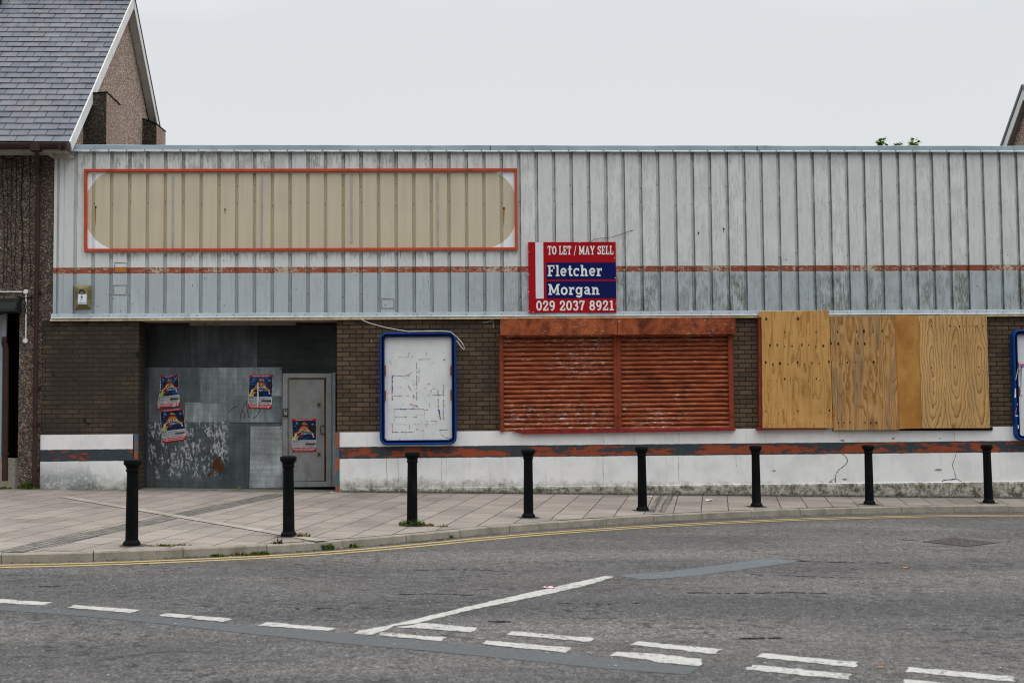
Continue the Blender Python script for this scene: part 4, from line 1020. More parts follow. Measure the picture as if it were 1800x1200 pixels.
    ell(.155, .46, .048, .042, 6); ell(.155, .42, .05, .022, 1); poly([(.2,.53),(.24,.5),(.31,.5),(.3,.54),(.22,.57)], 3); ell(.03, .61, .03, .03, 6)
    ell(.42, .50, .05, .03, 1); ell(.38, .46, .02, .016, 6); ell(.45, .56, .06, .04, 4); ell(.86, .47, .035, .03, 6); poly([(.84,.56),(.88,.50),(.93,.56)], 0); poly([(.87,.47),(.95,.4),(.96,.42),(.89,.5)], 1)
    # details panel
    text('BLACKWOOD', .03, .67, .70, .715, 4); grid(.55, .73, .97, .785, 4, 3, 2)
    for q in range(9): poly([(.57+q*.044,.742),(.57+q*.044+.03,.742),(.57+q*.044+.03,.752),(.57+q*.044,.752)], 0)
    for u0, v0, u1, v1, mi in ((.72,.672,.97,.682,8),(.72,.69,.95,.70,8),(.03,.735,.12,.79,8),(.14,.74,.23,.785,8),(.25,.735,.32,.79,8),(.34,.735,.52,.745,8),(.34,.755,.52,.765,8),(.34,.775,.50,.785,8),(.03,.805,.35,.815,8),(.03,.83,.35,.838,8),(.03,.85,.33,.857,8),(.40,.80,.96,.808,8),(.40,.825,.9,.833,4),(.40,.85,.94,.857,8)): grid(u0, v0, u1, v1, mi, 2, 1)
    text('BOOK NOW! 07775 95 60 60', .05, .892, .96, .938, 0); grid(.10, .955, .90, .967, 6, 3, 1)
    if torn:
        poly([(.36,.23),(.40,.21),(.43,.26),(.42,.50),(.45,.72),(.43,.94),(.39,.93),(.37,.6)], 0); poly([(.39,.25),(.42,.24),(.425,.34),(.395,.32)], 8); ell(.86, .95, .03, .03, 0)
    b.build('sheet', PM, root)
poster('crumpled circus poster, upper left of the steel sheets, its top edge sagging', [(281,659),(313,655),(316.5,713.5),(275,717.5)], .519, 1)
poster('tilted circus poster pasted just under the crumpled one, over peeled residue', [(281,721),(322.5,716.5),(327.5,772.5),(286,778)], .514)
poster('circus poster with a white tear down its middle, on the upright light steel sheets', [(438,659.5),(480,658.5),(477.5,718.5),(436,717)], .505, 0, True)
poster('circus poster stuck to the grey steel door', [(513,736.5),(556,735.5),(556,793),(514,794)], YD-.006)

# key safe beside the door
ks = thing('key_safe', 'small grey key safe with black surround on the steel door frame', 'key safe', tuple(W(501.5,731,YD-.03)))
b = MB(); b.wallpoly([(497,718),(506.5,718),(506.5,731),(497,731)], YD-.06, .037); b.build('surround', MAT['black'], ks, .006)
b = MB(); b.wallpoly([(498.6,719.5),(505,719.5),(505,729.5),(498.6,729.5)], YD-.075, .012); b.wallpoly([(500.5,720.5),(503.5,720.5),(503.5,723.5),(500.5,723.5)], YD-.078, .003, 1); b.build('cover', [plain('grey_cast_cover', (.2, .21, .21), .5, .4), MAT['black']], ks, .004)

# ------------------------------------------------------------------ blue poster cases
def rrect(x0, x1, z0, z1, r, n=6):
    pts = []
    for cx, cz, a in ((x1-r, z1-r, 0), (x0+r, z1-r, 90), (x0+r, z0+r, 180), (x1-r, z0+r, 270)):
        pts += [(cx+r*math.cos(rad(a+90*j/n)), cz+r*math.sin(rad(a+90*j/n))) for j in range(n+1)]
    return pts
def ring(b, R, prof, mi=0):
    """sweep a profile of (inset, y) round the rounded rectangle R"""
    x0, x1, z0, z1, r = R; loops = [rrect(x0+i_, x1-i_, z0+i_, z1-i_, max(r-i_, .012)) for i_, _ in prof]; n = len(loops[0])
    vs = [(p[0], prof[k][1], p[1]) for k in range(len(prof)) for p in loops[k]]
    b.add(vs, [(k*n+i, k*n+(i+1) % n, (k+1)*n+(i+1) % n, (k+1)*n+i) for k in range(len(prof)-1) for i in range(n)], mi, False)
blue = plain('enamel_blue', (.002, .045, .20), .45, .3, 0, .10, 4, (.012, .04, .12)); dblue = plain('dark_blue_channel', (.002, .014, .11), .6, .25)
def case(label, x0, x1, y0, y1, scr=True):
    YC = -.07
    a, c = W(x0, y0, YC), W(x1, y1, YC); R = (a[0], c[0], c[2], a[2], .125)
    t = thing('poster_case', label, 'poster case', ((a[0]+c[0])/2, .05, c[2]), 'blue poster cases on the brick wall')
    b = MB(); ring(b, R, [(.0, .058), (.0, YC+.012), (.012, YC), (.03, YC), (.038, YC+.012), (.04, YC+.05)]); b.build('outer_frame', blue, t)
    b = MB(); ring(b, R, [(.040, YC+.052), (.062, YC+.055)]); b.build('channel', MAT['black'], t)
    b = MB(); ring(b, R, [(.062, YC+.07), (.062, YC+.02), (.067, YC+.016), (.078, YC+.016), (.082, YC+.022), (.082, YC+.08)]); b.build('inner_frame', dblue, t)
    b = MB(); bx = rrect(R[0]+.07, R[1]-.07, R[2]+.07, R[3]-.07, .03); b.add([(p[0], YC+.078, p[1]) for p in bx], [tuple(range(len(bx)))]); o = b.build('backing', MAT['case_back'], t)
    b = MB()
    for zf in (.44, .66):
        z = R[2]+(R[3]-R[2])*zf
        for X, s_ in ((R[0]+.083, 1), (R[1]-.083, -1)):
            b.box(min(X, X+s_*.022), max(X, X+s_*.022), YC+.03, YC+.076, z-.085, z+.085)
    b.build('clip', plain('rusty_orange_clip', (.22, .08, .02), .6, .3, 0, .4, 20), t)
    return t, R, YC+.0775
def m_back():
    t = MT('weathered_white_backing'); x, y, z = t.xyz()
    c = t.mix(1, (.67, .69, .69), t.ramp(t.noise(2, 6, .65), [(.3, .86), (.6, 1.02)]), 'MULTIPLY')
    st = t.noise(1, 6, .7, t.scl((10, 1, 1.4)))
    c = t.mix(t.mul(t.sm(st, .55, .75), .35), c, (.36, .35, .30))
    s2 = t.noise(1, 7, .8, t.scl((22, 1, 60))); s3 = t.noise(1, 7, .8, t.scl((60, 1, 22), add=(4, 0, 0))); ar = t.sm(t.noise(2.6, 3, .5), .42, .6)
    c = t.mix(t.mul(t.sm(s2, .63, .70), ar, .6), c, (.12, .12, .13)); c = t.mix(t.mul(t.sm(s3, .64, .71), ar, .5), c, (.14, .12, .12))
    return t.out(c, .6, .35, 0, s2, .2, .003)
MAT['case_back'] = m_back()
pc, R1, yb = case('blue framed empty poster case with a stained white back, left of the shutters', 667, 803, 584, 781)
def zn(*p): return [(660+x/5.454, 575+y/5.454) for x, y in p]
b = MB(); k_ = [0]
def sc_line(p, wd, mi, frag=0.0):
    q = [W(*a, yb) for a in zn(*p)]; Y = yb-.0012-.0002*(k_[0] % 6); k_[0] += 1
    for (a, c) in zip(q[:-1], q[1:]):
        L = np.linalg.norm(c-a); n = max(int(L/.035), 1)
        for j in range(n):
            if frag and rs.rand() < frag: continue
            s0, s1 = a+(c-a)*j/n, a+(c-a)*(j+1)/n; ww = wd*rs.uniform(.4, 1.4); o = rs.uniform(-.003, .003)
            b.ribbon([(s0[0]+o, s0[2]+o), (s1[0]+o, s1[2]+o)], ww, Y, mi)
for p, wd, mi, fr in ([((155,465),(330,463))]+[.012,2,.1], [((161,470),(161,700))]+[.016,2,.08], [((160,655),(340,660))]+[.007,0,.35], [((412,310),(525,306))]+[.009,0,.15], [((395,320),(395,700))]+[.014,3,.35],
    [((416,360),(418,530))]+[.008,0,.25], [((650,550),(650,890))]+[.010,0,.25], [((665,470),(665,920))]+[.005,3,.5], [((500,648),(660,648))]+[.009,0,.3], [((172,786),(420,780),(440,795))]+[.012,2,.12], [((420,783),(500,792))]+[.012,0,.4],
    [((185,858),(300,858))]+[.008,0,.25], [((345,858),(400,858))]+[.007,0,.3], [((385,836),(500,838))]+[.006,0,.4], [((160,1005),(370,1005))]+[.010,0,.2], [((485,902),(592,900))]+[.008,0,.2], [((390,975),(465,988))]+[.016,3,.4],
    [((612,985),(692,982))]+[.012,0,.25], [((600,600),(602,790))]+[.010,2,.35], [((605,790),(625,880))]+[.022,2,.1], [((118,500),(118,1000))]+[.004,3,.5], [((150,290),(150,640))]+[.005,3,.55], [((140,285),(380,287))]+[.005,3,.4], [((470,348),(600,345))]+[.006,0,.55],
    [((130,325),(210,330))]+[.006,3,.4], [((360,500),(362,770))]+[.009,3,.3], [((378,500),(378,690))]+[.007,3,.3], [((300,540),(350,620),(400,740))]+[.014,1,.5], [((470,560),(520,540))]+[.016,1,.3], [((515,610),(535,600),(525,640))]+[.014,1,.3], [((555,670),(580,655))]+[.014,1,.3],
    [((385,745),(405,760),(330,735))]+[.014,1,.35], [((468,790),(468,870),(440,920))]+[.007,1,.3], [((180,800),(178,900))]+[.012,1,.4], [((300,460),(390,410))]+[.010,1,.6], [((255,680),(255,750))]+[.005,0,.4], [((515,730),(515,770))]+[.006,0,.3], [((460,585),(600,590))]+[.005,0,.5], [((130,930),(660,930))]+[.004,3,.5], [((380,1030),(575,1025),(575,820))]+[.004,3,.5],
    [((612,995),(650,1045),(720,1075))]+[.007,4,0], [((162,930),(162,1000))]+[.010,5,.1], [((327,930),(325,975))]+[.010,5,.2], [((493,930),(490,960))]+[.010,5,.2], [((320,250),(318,285))]+[.009,5,.1], [((488,250),(487,280))]+[.007,5,.2]):
    sc_line(p, wd, mi, fr)
for x, y, r, mi in ((158,245,5,0),(323,246,6,0),(488,246,5,0),(653,243,5,0),(660,312,10,0),(98,1072,7,0),(722,1065,8,0),(503,1077,5,0),(236,1075,8,0),(128,470,4,0),(125,625,4,0),(130,798,4,0),(238,575,4,0),(560,560,4,0),(160,930,5,0),(493,928,5,0),(380,927,5,0),(610,850,11,6),(618,862,8,6)):
    a = W(660+x/5.454, 575+y/5.454, yb-.0026); R_ = r/5.454*.0097; b.add([(a[0]+R_*math.cos(j)*rs.uniform(.6, 1.1), yb-.0026, a[2]+R_*math.sin(j)*rs.uniform(.6, 1.1)) for j in np.arange(0, 6.2, .9)], [tuple(range(7))], mi)
for p, mi in ([((245,470),(330,466),(322,475),(295,487),(275,478)), 7], [((418,783),(470,790),(462,798),(440,798)), 7], [((232,1083),(243,1070),(290,1083)), 7]):
    q = [W(*a, yb-.003) for a in zn(*p)]; b.add([tuple(v) for v in q], [tuple(range(len(q)))], mi)
b.build('poster_scraps', [plain('black_scrap', (.13, .125, .13), .7), plain('red_scrap', (.50, .25, .22), .7), plain('blue_scrap', (.09, .09, .26), .6), plain('grey_scrap', (.30, .30, .31), .7), plain('brown_string', (.16, .10, .07), .8), plain('rust_run', (.40, .26, .12), .8), plain('yellow_scrap', (.55, .36, .02), .6), plain('torn_white', (.74, .74, .75), .6)], pc)
pc2, R2, yb2 = case('blue framed poster case with torn pink and blue scraps, right of the plywood boards', 1780.5, 1914, 579, 773)
b = MB()
def zr(x, y): return (1720+x/5.213, 560+y/5.213)
for p, mi in ([((380,415),(417,413),(440,425),(440,432),(400,428),(372,432)), 0], [((372,432),(385,430),(384,480),(374,560),(370,500)), 1], [((386,430),(440,436),(420,440),(396,455),(392,640),(386,640)), 2], [((392,690),(400,700),(394,720)), 0], [((376,640),(388,650),(382,700),(374,690)), 3], [((440,445),(470,445),(470,900),(440,880)), 2]):
    q = [W(*zr(*a), yb2-.002) for a in p]; b.add([tuple(v) for v in q], [tuple(range(len(q)))], mi)
for p, mi in ([((360,455),(368,450),(356,500),(344,560),(338,560),(350,500)), 1], [((334,635),(342,640),(344,715),(330,728)), 4], [((352,775),(362,780),(356,790)), 4], [((350,810),(356,815),(346,850),(336,875),(332,870)), 0], [((336,880),(362,886),(364,895),(340,893)), 4], [((360,970),(368,975),(370,1005),(362,1010)), 4]):
    q = [W(*zr(*a), -.0725) for a in p]; b.add([tuple(v) for v in q], [tuple(range(len(q)))], mi)
b.build('poster_scraps', [plain('pink_scrap', (.55, .06, .20), .6), plain('pale_scrap', (.55, .48, .42), .6), plain('blue_scrap', (.06, .10, .35), .6), plain('rust_scrap', (.3, .1, .03), .8), plain('torn_white', (.74, .74, .76), .6)], pc2)
b = MB(); q = [(627,558.5),(650,568),(680,576),(702,580),(718,582.5),(745,582),(775,581.5),(792,583),(803,592),(812,602),(817,612),(815.5,614.5),(810,609),(805,601),(802,599)]
b.tube([W(x, y, -.074 if 715 < x < 800 else (.045 if x < 650 else -.05)) for x, y in q], .0065, 6)
tag(b.build('loose_cable', plain('white_cable', (.66, .66, .64), .5)), 'loose white cable drooping from the cladding over the top of the poster case', 'cable')
b = MB(); b.tube([W(848,566.5,.05), W(856,566.5,.03), W(866,562,.04), W(866,558.5,.055)], .005, 6); b.tube([W(866,561,.045), W(867,569,.045), W(868,576,.05)], .005, 6)
tag(b.build('loose_cable', plain('grey_cable', (.42, .42, .40), .6)), 'short grey cable stub on the brick beside the shutter housing', 'cable')

# ------------------------------------------------------------------ alarm box on the cladding
ax, az = W(145,522,0)[0], W(145,543,0)[2]
al = thing('alarm_box', 'olive beige alarm box with torn white sticker near the left end of the cladding', 'alarm', (ax, 0, az))
b = MB(); ob = [np.array(W(x, y, -.012)) for x, y in ((129,501.5),(161.5,501),(160.5,543.5),(131,544.5))]; ib = [np.array(W(x, y, -.13)) for x, y in ((137,506.5),(152.8,506),(152.5,535),(137.5,535))]
for j in range(4): b.quad(ob[j], ob[(j+1) % 4], ib[(j+1) % 4], ib[j])
b.quad(*ib); bk = [p+np.array([0,.011,0]) for p in ob]
for j in range(4): b.quad(bk[j], bk[(j+1) % 4], ob[(j+1) % 4], ob[j])
olive = plain('olive_plastic', (.20, .18, .088), .5, .35, 0, .12, 6, (.12, .11, .06)); b.build('housing', olive, al, .004)
b = MB()
def al_pt(x, y, d=.1325): return W(x, y, -d)
q = [al_pt(x, y) for x, y in ((138.2,516),(138.2,512.5),(139.5,509.5),(142.5,508.7),(146,509),(148.8,511),(149.5,516),(146.5,518.5),(146.8,513),(145,511.8),(142.6,511.8),(141.2,513),(141.2,518.5))]
for i0 in ((0,1,2,10,11,12), (2,3,4,5,9,10), (5,6,7,8,9)): b.add([tuple(q[i]) for i in i0], [tuple(range(len(i0)))])
for j in range(5):
    t0 = .25+j*.085
    for (oa, obb, ia, ibb, w0, w1) in ((ob[1], ob[2], ib[1], ib[2], .25, .8), (ob[0], ob[3], ib[0], ib[3], .3, .7)):
        def F(s_, t): return (1-s_)*(ia*(1-t)+ibb*t)+s_*(oa*(1-t)+obb*t)+np.array([.0015 if oa is ob[1] else -.0015, -.0015, 0])
        b.quad(F(w0, t0-.05), F(w1, t0-.05), F(w1, t0-.025), F(w0, t0-.025))
b.build('vent_slot', plain('dark_olive_print', (.03, .032, .03), .6), al)
b = MB(); q = [al_pt(x, y, .134) for x, y in ((138.2,517),(141,516.5),(143,519.2),(146,517.2),(152,516.6),(152,534.5),(136.6,534.2),(137,520))]; b.add([tuple(v) for v in q], [tuple(range(8))])
for p, mi in ([((141.5,521),(144,520),(145.5,521.5),(144.5,524.5),(142.5,524.8)), 1], [((143.5,519.6),(146.4,521.2),(145.8,522.2),(143.4,521)), 1], [((141,526),(143.2,526),(143.2,527),(141,527)), 2], [((143.8,526),(145.8,526),(145.8,527),(143.8,527)), 2], [((141,529.6),(143,529.4),(143,530.2),(141,530.4)), 1]):
    b.add([tuple(al_pt(x, y, .1346)) for x, y in p], [tuple(range(len(p)))], mi)
for j in range(9): b.add([tuple(al_pt(137.5+j*1.5+dx, 531.6+dy, .1346)) for dx, dy in ((0,0),(1.0,-.2),(1.0,1.6-.4*(j % 2)),(0,1.4))], [(0,1,2,3)], 1)
b.build('sticker', [plain('sticker_white', (.72, .74, .78), .5, .3, 0, .05), plain('sticker_blue', (.03, .16, .40), .5), MAT['black']], al)

# ------------------------------------------------------------------ pebble-dashed house on the left
def m_pebble(name, cols, soot, spk=.24, rough=.9):
    t = MT(name); v = t.vor(46); r = t.xyz(v.outputs['Color'])[0]
    c = t.ramp(r, cols, 'LINEAR')
    gap = t.sm(v.outputs['Distance'], .38, .62)
    c = t.mix(t.mul(gap, .6), c, tuple(a*.3 for a in cols[1][1]))
    n = t.noise(1, 6, .65, t.scl((1.5, 1.5, .6))); m = t.noise(7, 5, .7)
    c = t.mix(1, c, t.ramp(m, [(.3, .85), (.7, 1.15)]), 'MULTIPLY')
    c = t.mix(t.mul(t.sm(n, .42, .72), soot), c, (.035, .03, .026))
    return t.out(c, rough, .2, 0, t.ma('MULTIPLY', v.outputs['Distance'], -1), .7, .012)
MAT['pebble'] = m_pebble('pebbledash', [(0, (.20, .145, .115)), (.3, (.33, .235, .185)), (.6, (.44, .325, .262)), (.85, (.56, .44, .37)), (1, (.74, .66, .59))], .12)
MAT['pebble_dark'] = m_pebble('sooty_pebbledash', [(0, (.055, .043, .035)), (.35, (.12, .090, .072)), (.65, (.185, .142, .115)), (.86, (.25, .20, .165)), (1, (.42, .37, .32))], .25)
MAT['pebble_black'] = m_pebble('black_pebbledash', [(0, (.03, .026, .022)), (.4, (.055, .045, .037)), (.8, (.09, .072, .06)), (1, (.18, .15, .125))], .25)
def m_slate():
    t = MT('blue_grey_slate'); r = t.isl
    c = t.ramp(r, [(0, (.092, .100, .122)), (.3, (.110, .120, .145)), (.55, (.126, .138, .160)), (.8, (.130, .126, .145)), (1, (.150, .158, .178))])
    x, y, z = t.xyz(); st = t.noise(1, 4, .6, t.scl((9, 2.2, 2.2)))
    c = t.mix(1, c, t.ramp(st, [(.3, .84), (.7, 1.16)]), 'MULTIPLY')
    c = t.mix(t.mul(t.sm(t.noise(14, 6, .75), .64, .72), .4), c, (.22, .22, .2))
    return t.out(c, .5, .42, 0, t.noise(30, 5, .7), .2, .003)
MAT['slate'] = m_slate()
MAT['white_board'] = plain('white_barge_paint', (.66, .66, .64), .6, .3, 0, .08, 3, (.30, .30, .24))
MAT['cream_board'] = plain('stained_cream_board', (.40, .39, .33), .7, .3, 0, .2, 3, (.14, .15, .09))
MAT['soffit_board'] = plain('aged_soffit_board', (.70, .67, .60), .7, .3, 0, .12, 4)
MAT['brown_pvc'] = plain('brown_plastic', (.040, .020, .018), .42, .45, 0, .2, 5)
XG = -6.57; YE, ZE = -.30, 6.152; YR, ZR_ = 3.76, 9.946
th = math.atan2(ZR_-ZE, YR-YE); SL = math.hypot(ZR_-ZE, YR-YE)
def slope_pt(X, s_, n_): return (X, YE+s_*math.cos(th)-n_*math.sin(th), ZE+s_*math.sin(th)+n_*math.cos(th))
def rear_pt(X, s_, n_): p = slope_pt(X, s_, n_); return (X, 2*YR-p[1], p[2])
hs = thing('pebbledash_house', 'tall pebbledashed house with steep slate roof and gable, left of the shop', 'house', (XG, .08, .3))
XV = -6.405                                             # verge
b = MB(); xo = W(32.5,700,.08)[0]; zo = W(20,549,.08)[2]
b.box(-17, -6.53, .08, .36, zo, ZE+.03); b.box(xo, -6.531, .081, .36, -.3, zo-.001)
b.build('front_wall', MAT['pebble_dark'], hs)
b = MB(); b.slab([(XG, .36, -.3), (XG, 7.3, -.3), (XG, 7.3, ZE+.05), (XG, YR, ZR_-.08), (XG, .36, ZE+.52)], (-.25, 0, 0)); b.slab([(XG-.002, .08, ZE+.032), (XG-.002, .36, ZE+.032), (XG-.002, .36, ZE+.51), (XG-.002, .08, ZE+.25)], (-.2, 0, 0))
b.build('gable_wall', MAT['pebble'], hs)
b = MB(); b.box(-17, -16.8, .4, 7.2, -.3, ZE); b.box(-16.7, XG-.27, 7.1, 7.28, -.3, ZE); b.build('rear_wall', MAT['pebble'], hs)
# slates
b = MB(); rw, cw = .2, .30; rs2 = np.random.RandomState(11)
for i in range(int(SL/rw)+1):
    s0 = i*rw-.01; s1 = min(s0+rw+.04, SL); X = XV-.03+.0; off = .15 if i % 2 else 0.0
    xs_ = [XV-.015]; q = XV-.015-(cw-off if off else cw)
    while q > -17: xs_.append(q); q -= cw
    for Xb, Xa in zip(xs_[:-1], xs_[1:]):
        g = .0055; h0 = .026+rs2.uniform(-.003, .003); h1 = .008; e0 = rs2.uniform(-.004, .004); t_ = .009
        A = [slope_pt(Xa+g, s0+e0, h0), slope_pt(Xb-g, s0+e0+rs2.uniform(-.003, .003), h0+rs2.uniform(-.002, .002)), slope_pt(Xb-g, s1, h1), slope_pt(Xa+g, s1, h1)]
        B = [slope_pt(Xa+g, s0+e0, h0-t_), slope_pt(Xb-g, s0+e0, h0-t_), slope_pt(Xb-g, s1, h1-t_), slope_pt(Xa+g, s1, h1-t_)]
        b.add(A+B, [(0,1,2,3), (7,6,5,4), (0,4,5,1), (1,5,6,2), (2,6,7,3), (3,7,4,0)])
roof = b.build('roof', MAT['slate'], hs)
b = MB(); b.slab([slope_pt(-17, 0, -.004), slope_pt(XV-.012, 0, -.004), slope_pt(XV-.012, SL, -.004), slope_pt(-17, SL, -.004)], (0, .03, -.05)); b.slab([rear_pt(-17, 0, .02), rear_pt(-17, SL, .02), rear_pt(XV-.005, SL, .02), rear_pt(XV-.005, 0, .02)], (0, -.03, -.06))
b.build('roof_deck', plain('dark_roof_edge', (.03, .03, .032), .8, .2), roof)
b = MB(); b.tube([(-17, YR, ZR_+.03), (XV+.0, YR, ZR_+.03)], .09, 10); b.build('ridge_tile', MAT['slate'], roof)
b = MB(); a = W(1.2, 4.5, YR-.6); b.lathe([(.09, 0), (.09, .26), (.12, .28), (.12, .33), (.03, .36)], slope_pt(W(0,5,3.6)[0]-.02, SL-.42, -.05), 14); b.build('roof_vent', plain('black_roof_vent', (.02, .03, .035), .5, .4), roof)
# barge boards along both slopes of the verge, and the soffit under the overhang
def bargeset(fn, parent):
    b = MB(); b.slab([fn(XV, -.03, .03), fn(XV, SL+.0, .03), fn(XV, SL-.17, -.15), fn(XV, -.03, -.15)], (-.022, 0, 0)); b.build('barge_board', MAT['white_board'], parent)
    b = MB(); b.slab([fn(XV-.024, 0, -.13), fn(XV-.024, SL-.16, -.13), fn(XG+.001, SL-.16, -.13), fn(XG+.001, 0, -.13)], tuple(np.array(fn(0, 0, .012))-np.array(fn(0, 0, 0)))); b.build('verge_soffit', MAT['soffit_board'], parent)
bargeset(slope_pt, hs); bargeset(rear_pt, hs)
b = MB(); b.slab([rear_pt(XV+.012, -.02, .045), rear_pt(XV+.012, SL-.01, .045), rear_pt(XV+.012, SL-.01, .012), rear_pt(XV+.012, -.02, .012)], (-.05, 0, 0)); b.build('verge_trim', plain('black_verge_trim', (.02, .02, .02), .6), hs)
# buttress boxes on the gable
def buttress(xa, xb, xc, ztl, ztr, zrear, yl):
    def hitX(x, y, X): d = ray(x, y); return CAM+d*(X/d[0])
    pl = hitX(xa, yl, XG); Y0 = pl[1]; xr_ = W(xb, yl, Y0)[0]
    pr_ = hitX(xc, yl, xr_); Y1 = pr_[1]
    z_l = min(hitX(xa, ztl, XG)[2], ZE+(Y0-YE)*math.tan(th)-.05 if Y0 < YR else 99); z_r = W(xb, ztr, Y0)[2]; z_b = hitX(xc, zrear, xr_)[2]
    F = [(XG-.02, Y0, 4.5), (xr_, Y0, 4.5), (xr_, Y0, z_r), (XG-.02, Y0, z_l)]; B = [(XG-.05, Y1, 4.5), (xr_, Y1, 4.5), (xr_, Y1, z_b), (XG-.05, Y1, z_b+.1)]
    b = MB(); b.add(F+B, [(0,1,2,3)], 1); b.add(F+B, [(1,5,6,2), (5,4,7,6), (4,0,3,7)], 0)  # front face in a darker pebbledash than the other sides
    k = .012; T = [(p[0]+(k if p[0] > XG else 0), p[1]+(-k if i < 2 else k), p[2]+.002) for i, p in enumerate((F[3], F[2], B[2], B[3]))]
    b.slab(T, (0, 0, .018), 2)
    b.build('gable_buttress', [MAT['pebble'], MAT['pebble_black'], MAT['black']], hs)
buttress(146, 186.5, 210.5, 150, 163, 185, 253)
buttress(250, 275, 291, 208, 219, 232, 253)
# eaves: gutter, fascia, return board
b = MB(); gx1 = W(118,256,-.42)[0]; gz = W(60,251.5,-.42)[2]
vs = []; n = 9
for X in (-17, gx1):
    for j in range(n+1): a = rad(180+180*j/n); vs.append((X, -.37+.065*math.cos(a), gz-.0+.095*math.sin(a)))
    for j in range(n+1): a = rad(360-180*j/n); vs.append((X, -.37+.055*math.cos(a), gz+.085*math.sin(a)))
m = 2*(n+1); b.add(vs, [(j, (j+1) % m, m+(j+1) % m, m+j) for j in range(m)], 0, False); b.add(vs[m:], [tuple(range(m))])
xd = W(67,262,-.36)[0]; b.box(xd-.11, xd+.05, -.445, -.30, gz-.13, gz+.012); b.box(gx1-.03, gx1+.012, -.445, -.30, gz-.11, gz+.01); b.box(W(106,255,-.4)[0]-.02, W(106,255,-.4)[0]+.02, -.44, -.31, gz-.108, gz+.008)
gut = b.build('gutter', MAT['brown_pvc'], hs, .004)
b = MB(); fx = W(115.5,262,-.28)[0]; b.box(-17, fx, -.295, -.27, W(60,267,-.28)[2], ZE-.0); b.box(fx-.10, fx-.03, -.31, -.296, W(60,267,-.28)[2]+.01, ZE-.05); b.box(-17, fx, -.268, .078, W(60,266,-.28)[2], W(60,266,-.28)[2]+.02)
b.build('fascia', MAT['cream_board'], hs, .003)
b = MB(); a, c = W(93.5,268,-.06), W(129.5,278.5,-.06); b.slab([(a[0], -.06, c[2]), (c[0]-.02, -.06, c[2]), (c[0]+.0, -.06, c[2]+.02), (W(118,268,-.06)[0], -.06, a[2]), (a[0], -.06, a[2])], (0, .05, 0)); b.box(a[0], a[0]+.02, -.26, -.062, c[2], a[2])
b.build('eaves_return', MAT['cream_board'], hs, .003)
# downpipe
def pipe(name, xt, yt, xb_, yb_, Y, r, collars, parent, mat):
    b = MB(); a, c = W(xt, yt, Y), W(xb_, yb_, Y); X = (a[0]+c[0])/2
    b.tube([(X, Y, a[2]), (X, Y, c[2])], r, 14)
    for yq in collars: z = W(xb_, yq, Y)[2]; b.tube([(X, Y, z-.035), (X, Y, z+.035)], r*1.18, 14); b.box(X-r*1.6, X+r*1.6, Y+r*.7, Y+.09, z-.015, z+.015)
    return b, X, a, c
b, X, a, c = pipe('downpipe', 66, 275, 62, 853, .0, .037, (513, 682, 745, 824), hs, None)
b.tube([(xd-.02, -.36, gz-.1), (xd-.02, -.35, gz-.17), (X, -.06, gz-.36), (X, 0, gz-.45)], .037, 14)
b.build('downpipe', MAT['brown_pvc'], hs)
# dark shop front under the house
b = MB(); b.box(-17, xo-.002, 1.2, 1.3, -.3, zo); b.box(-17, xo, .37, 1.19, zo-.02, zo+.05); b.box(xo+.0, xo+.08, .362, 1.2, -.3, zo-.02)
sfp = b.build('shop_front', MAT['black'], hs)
b = MB(); b.box(-17, W(3.2,700,.2)[0], .2, .26, .3, zo-.03); b.build('window_frame', plain('pale_teal_frame', (.30, .38, .38), .5, .35, 0, .1), sfp)
b = MB(); b.wallpoly([(-200,806),(27,805),(27,864),(-200,866)], .14, .2)
b.build('stall_riser', (lambda t: t.out(t.mix(t.mul(t.sm(t.noise(1, 4, .7, t.scl((16, 1, 38))), .60, .63), .9), (.36, .31, .24), (.03, .028, .025)), .85, .2))(MT('chipped_beige_tile')), sfp)
b = MB(); b.wallpoly([(27,805),(32.3,805),(31.5,862),(26.6,862)], .13, .1); b.build('edge_strip', plain('grey_edge_strip', (.18, .19, .2), .7), sfp)
b = MB(); zc = W(0,525,-.25)[2]; zd = W(0,550,-.1)[2]; xc_ = W(30,540,-.15)[0]
prof_ = [(.079, zc+.03), (-.02, zc+.02), (-.16, zc-.05), (-.24, zc-.16), (-.25, zd+.02), (-.22, zd), (.079, zd)]
vs = [(X, y, z) for X in (-17, xc_) for y, z in prof_]; m = len(prof_); b.add(vs, [(j, (j+1) % m, m+(j+1) % m, m+j) for j in range(m)]); b.add(vs[m:], [tuple(range(m))])
b.build('awning_box', (lambda t: t.out(t.mix(t.sm(t.noise(1, 5, .6, t.scl((3, 9, 22))), .60, .68), (.012, .014, .014), (.17, .22, .19)), .5, .35))(MT('dark_awning_sheen')), sfp)  # pale green streaks painted in for the sheen on the dark box
b = MB(); a0, a1 = W(7.8,551,-.05), W(6,592,-.05); b.slab([W(4.8,551,-.05), W(11,551,-.05), W(9.6,592,-.05), W(3,592,-.05)], (0, .07, 0)); 
lp = b.build('shop_downpipe', plain('faded_mauve_plastic', (.21, .18, .22), .5, .4, 0, .2, 6), hs, .006)
b = MB(); b.slab([W(2.6,592.5,-.052), W(10.5,592.5,-.052), W(10,601,-.052), W(2.6,601,-.052)], (0, .075, 0)); Xp = W(10,740,.02)[0]; b.tube([W(7,600,.0), W(10,612,.02), W(10,640,.02), (Xp, .02, W(10,845,.02)[2])], .05, 12)
zq = W(10,797,.02)[2]; b.tube([(Xp, .02, zq-.03), (Xp, .02, zq+.03)], .06, 12); b.build('lower_pipe', MAT['brown_pvc'], lp)
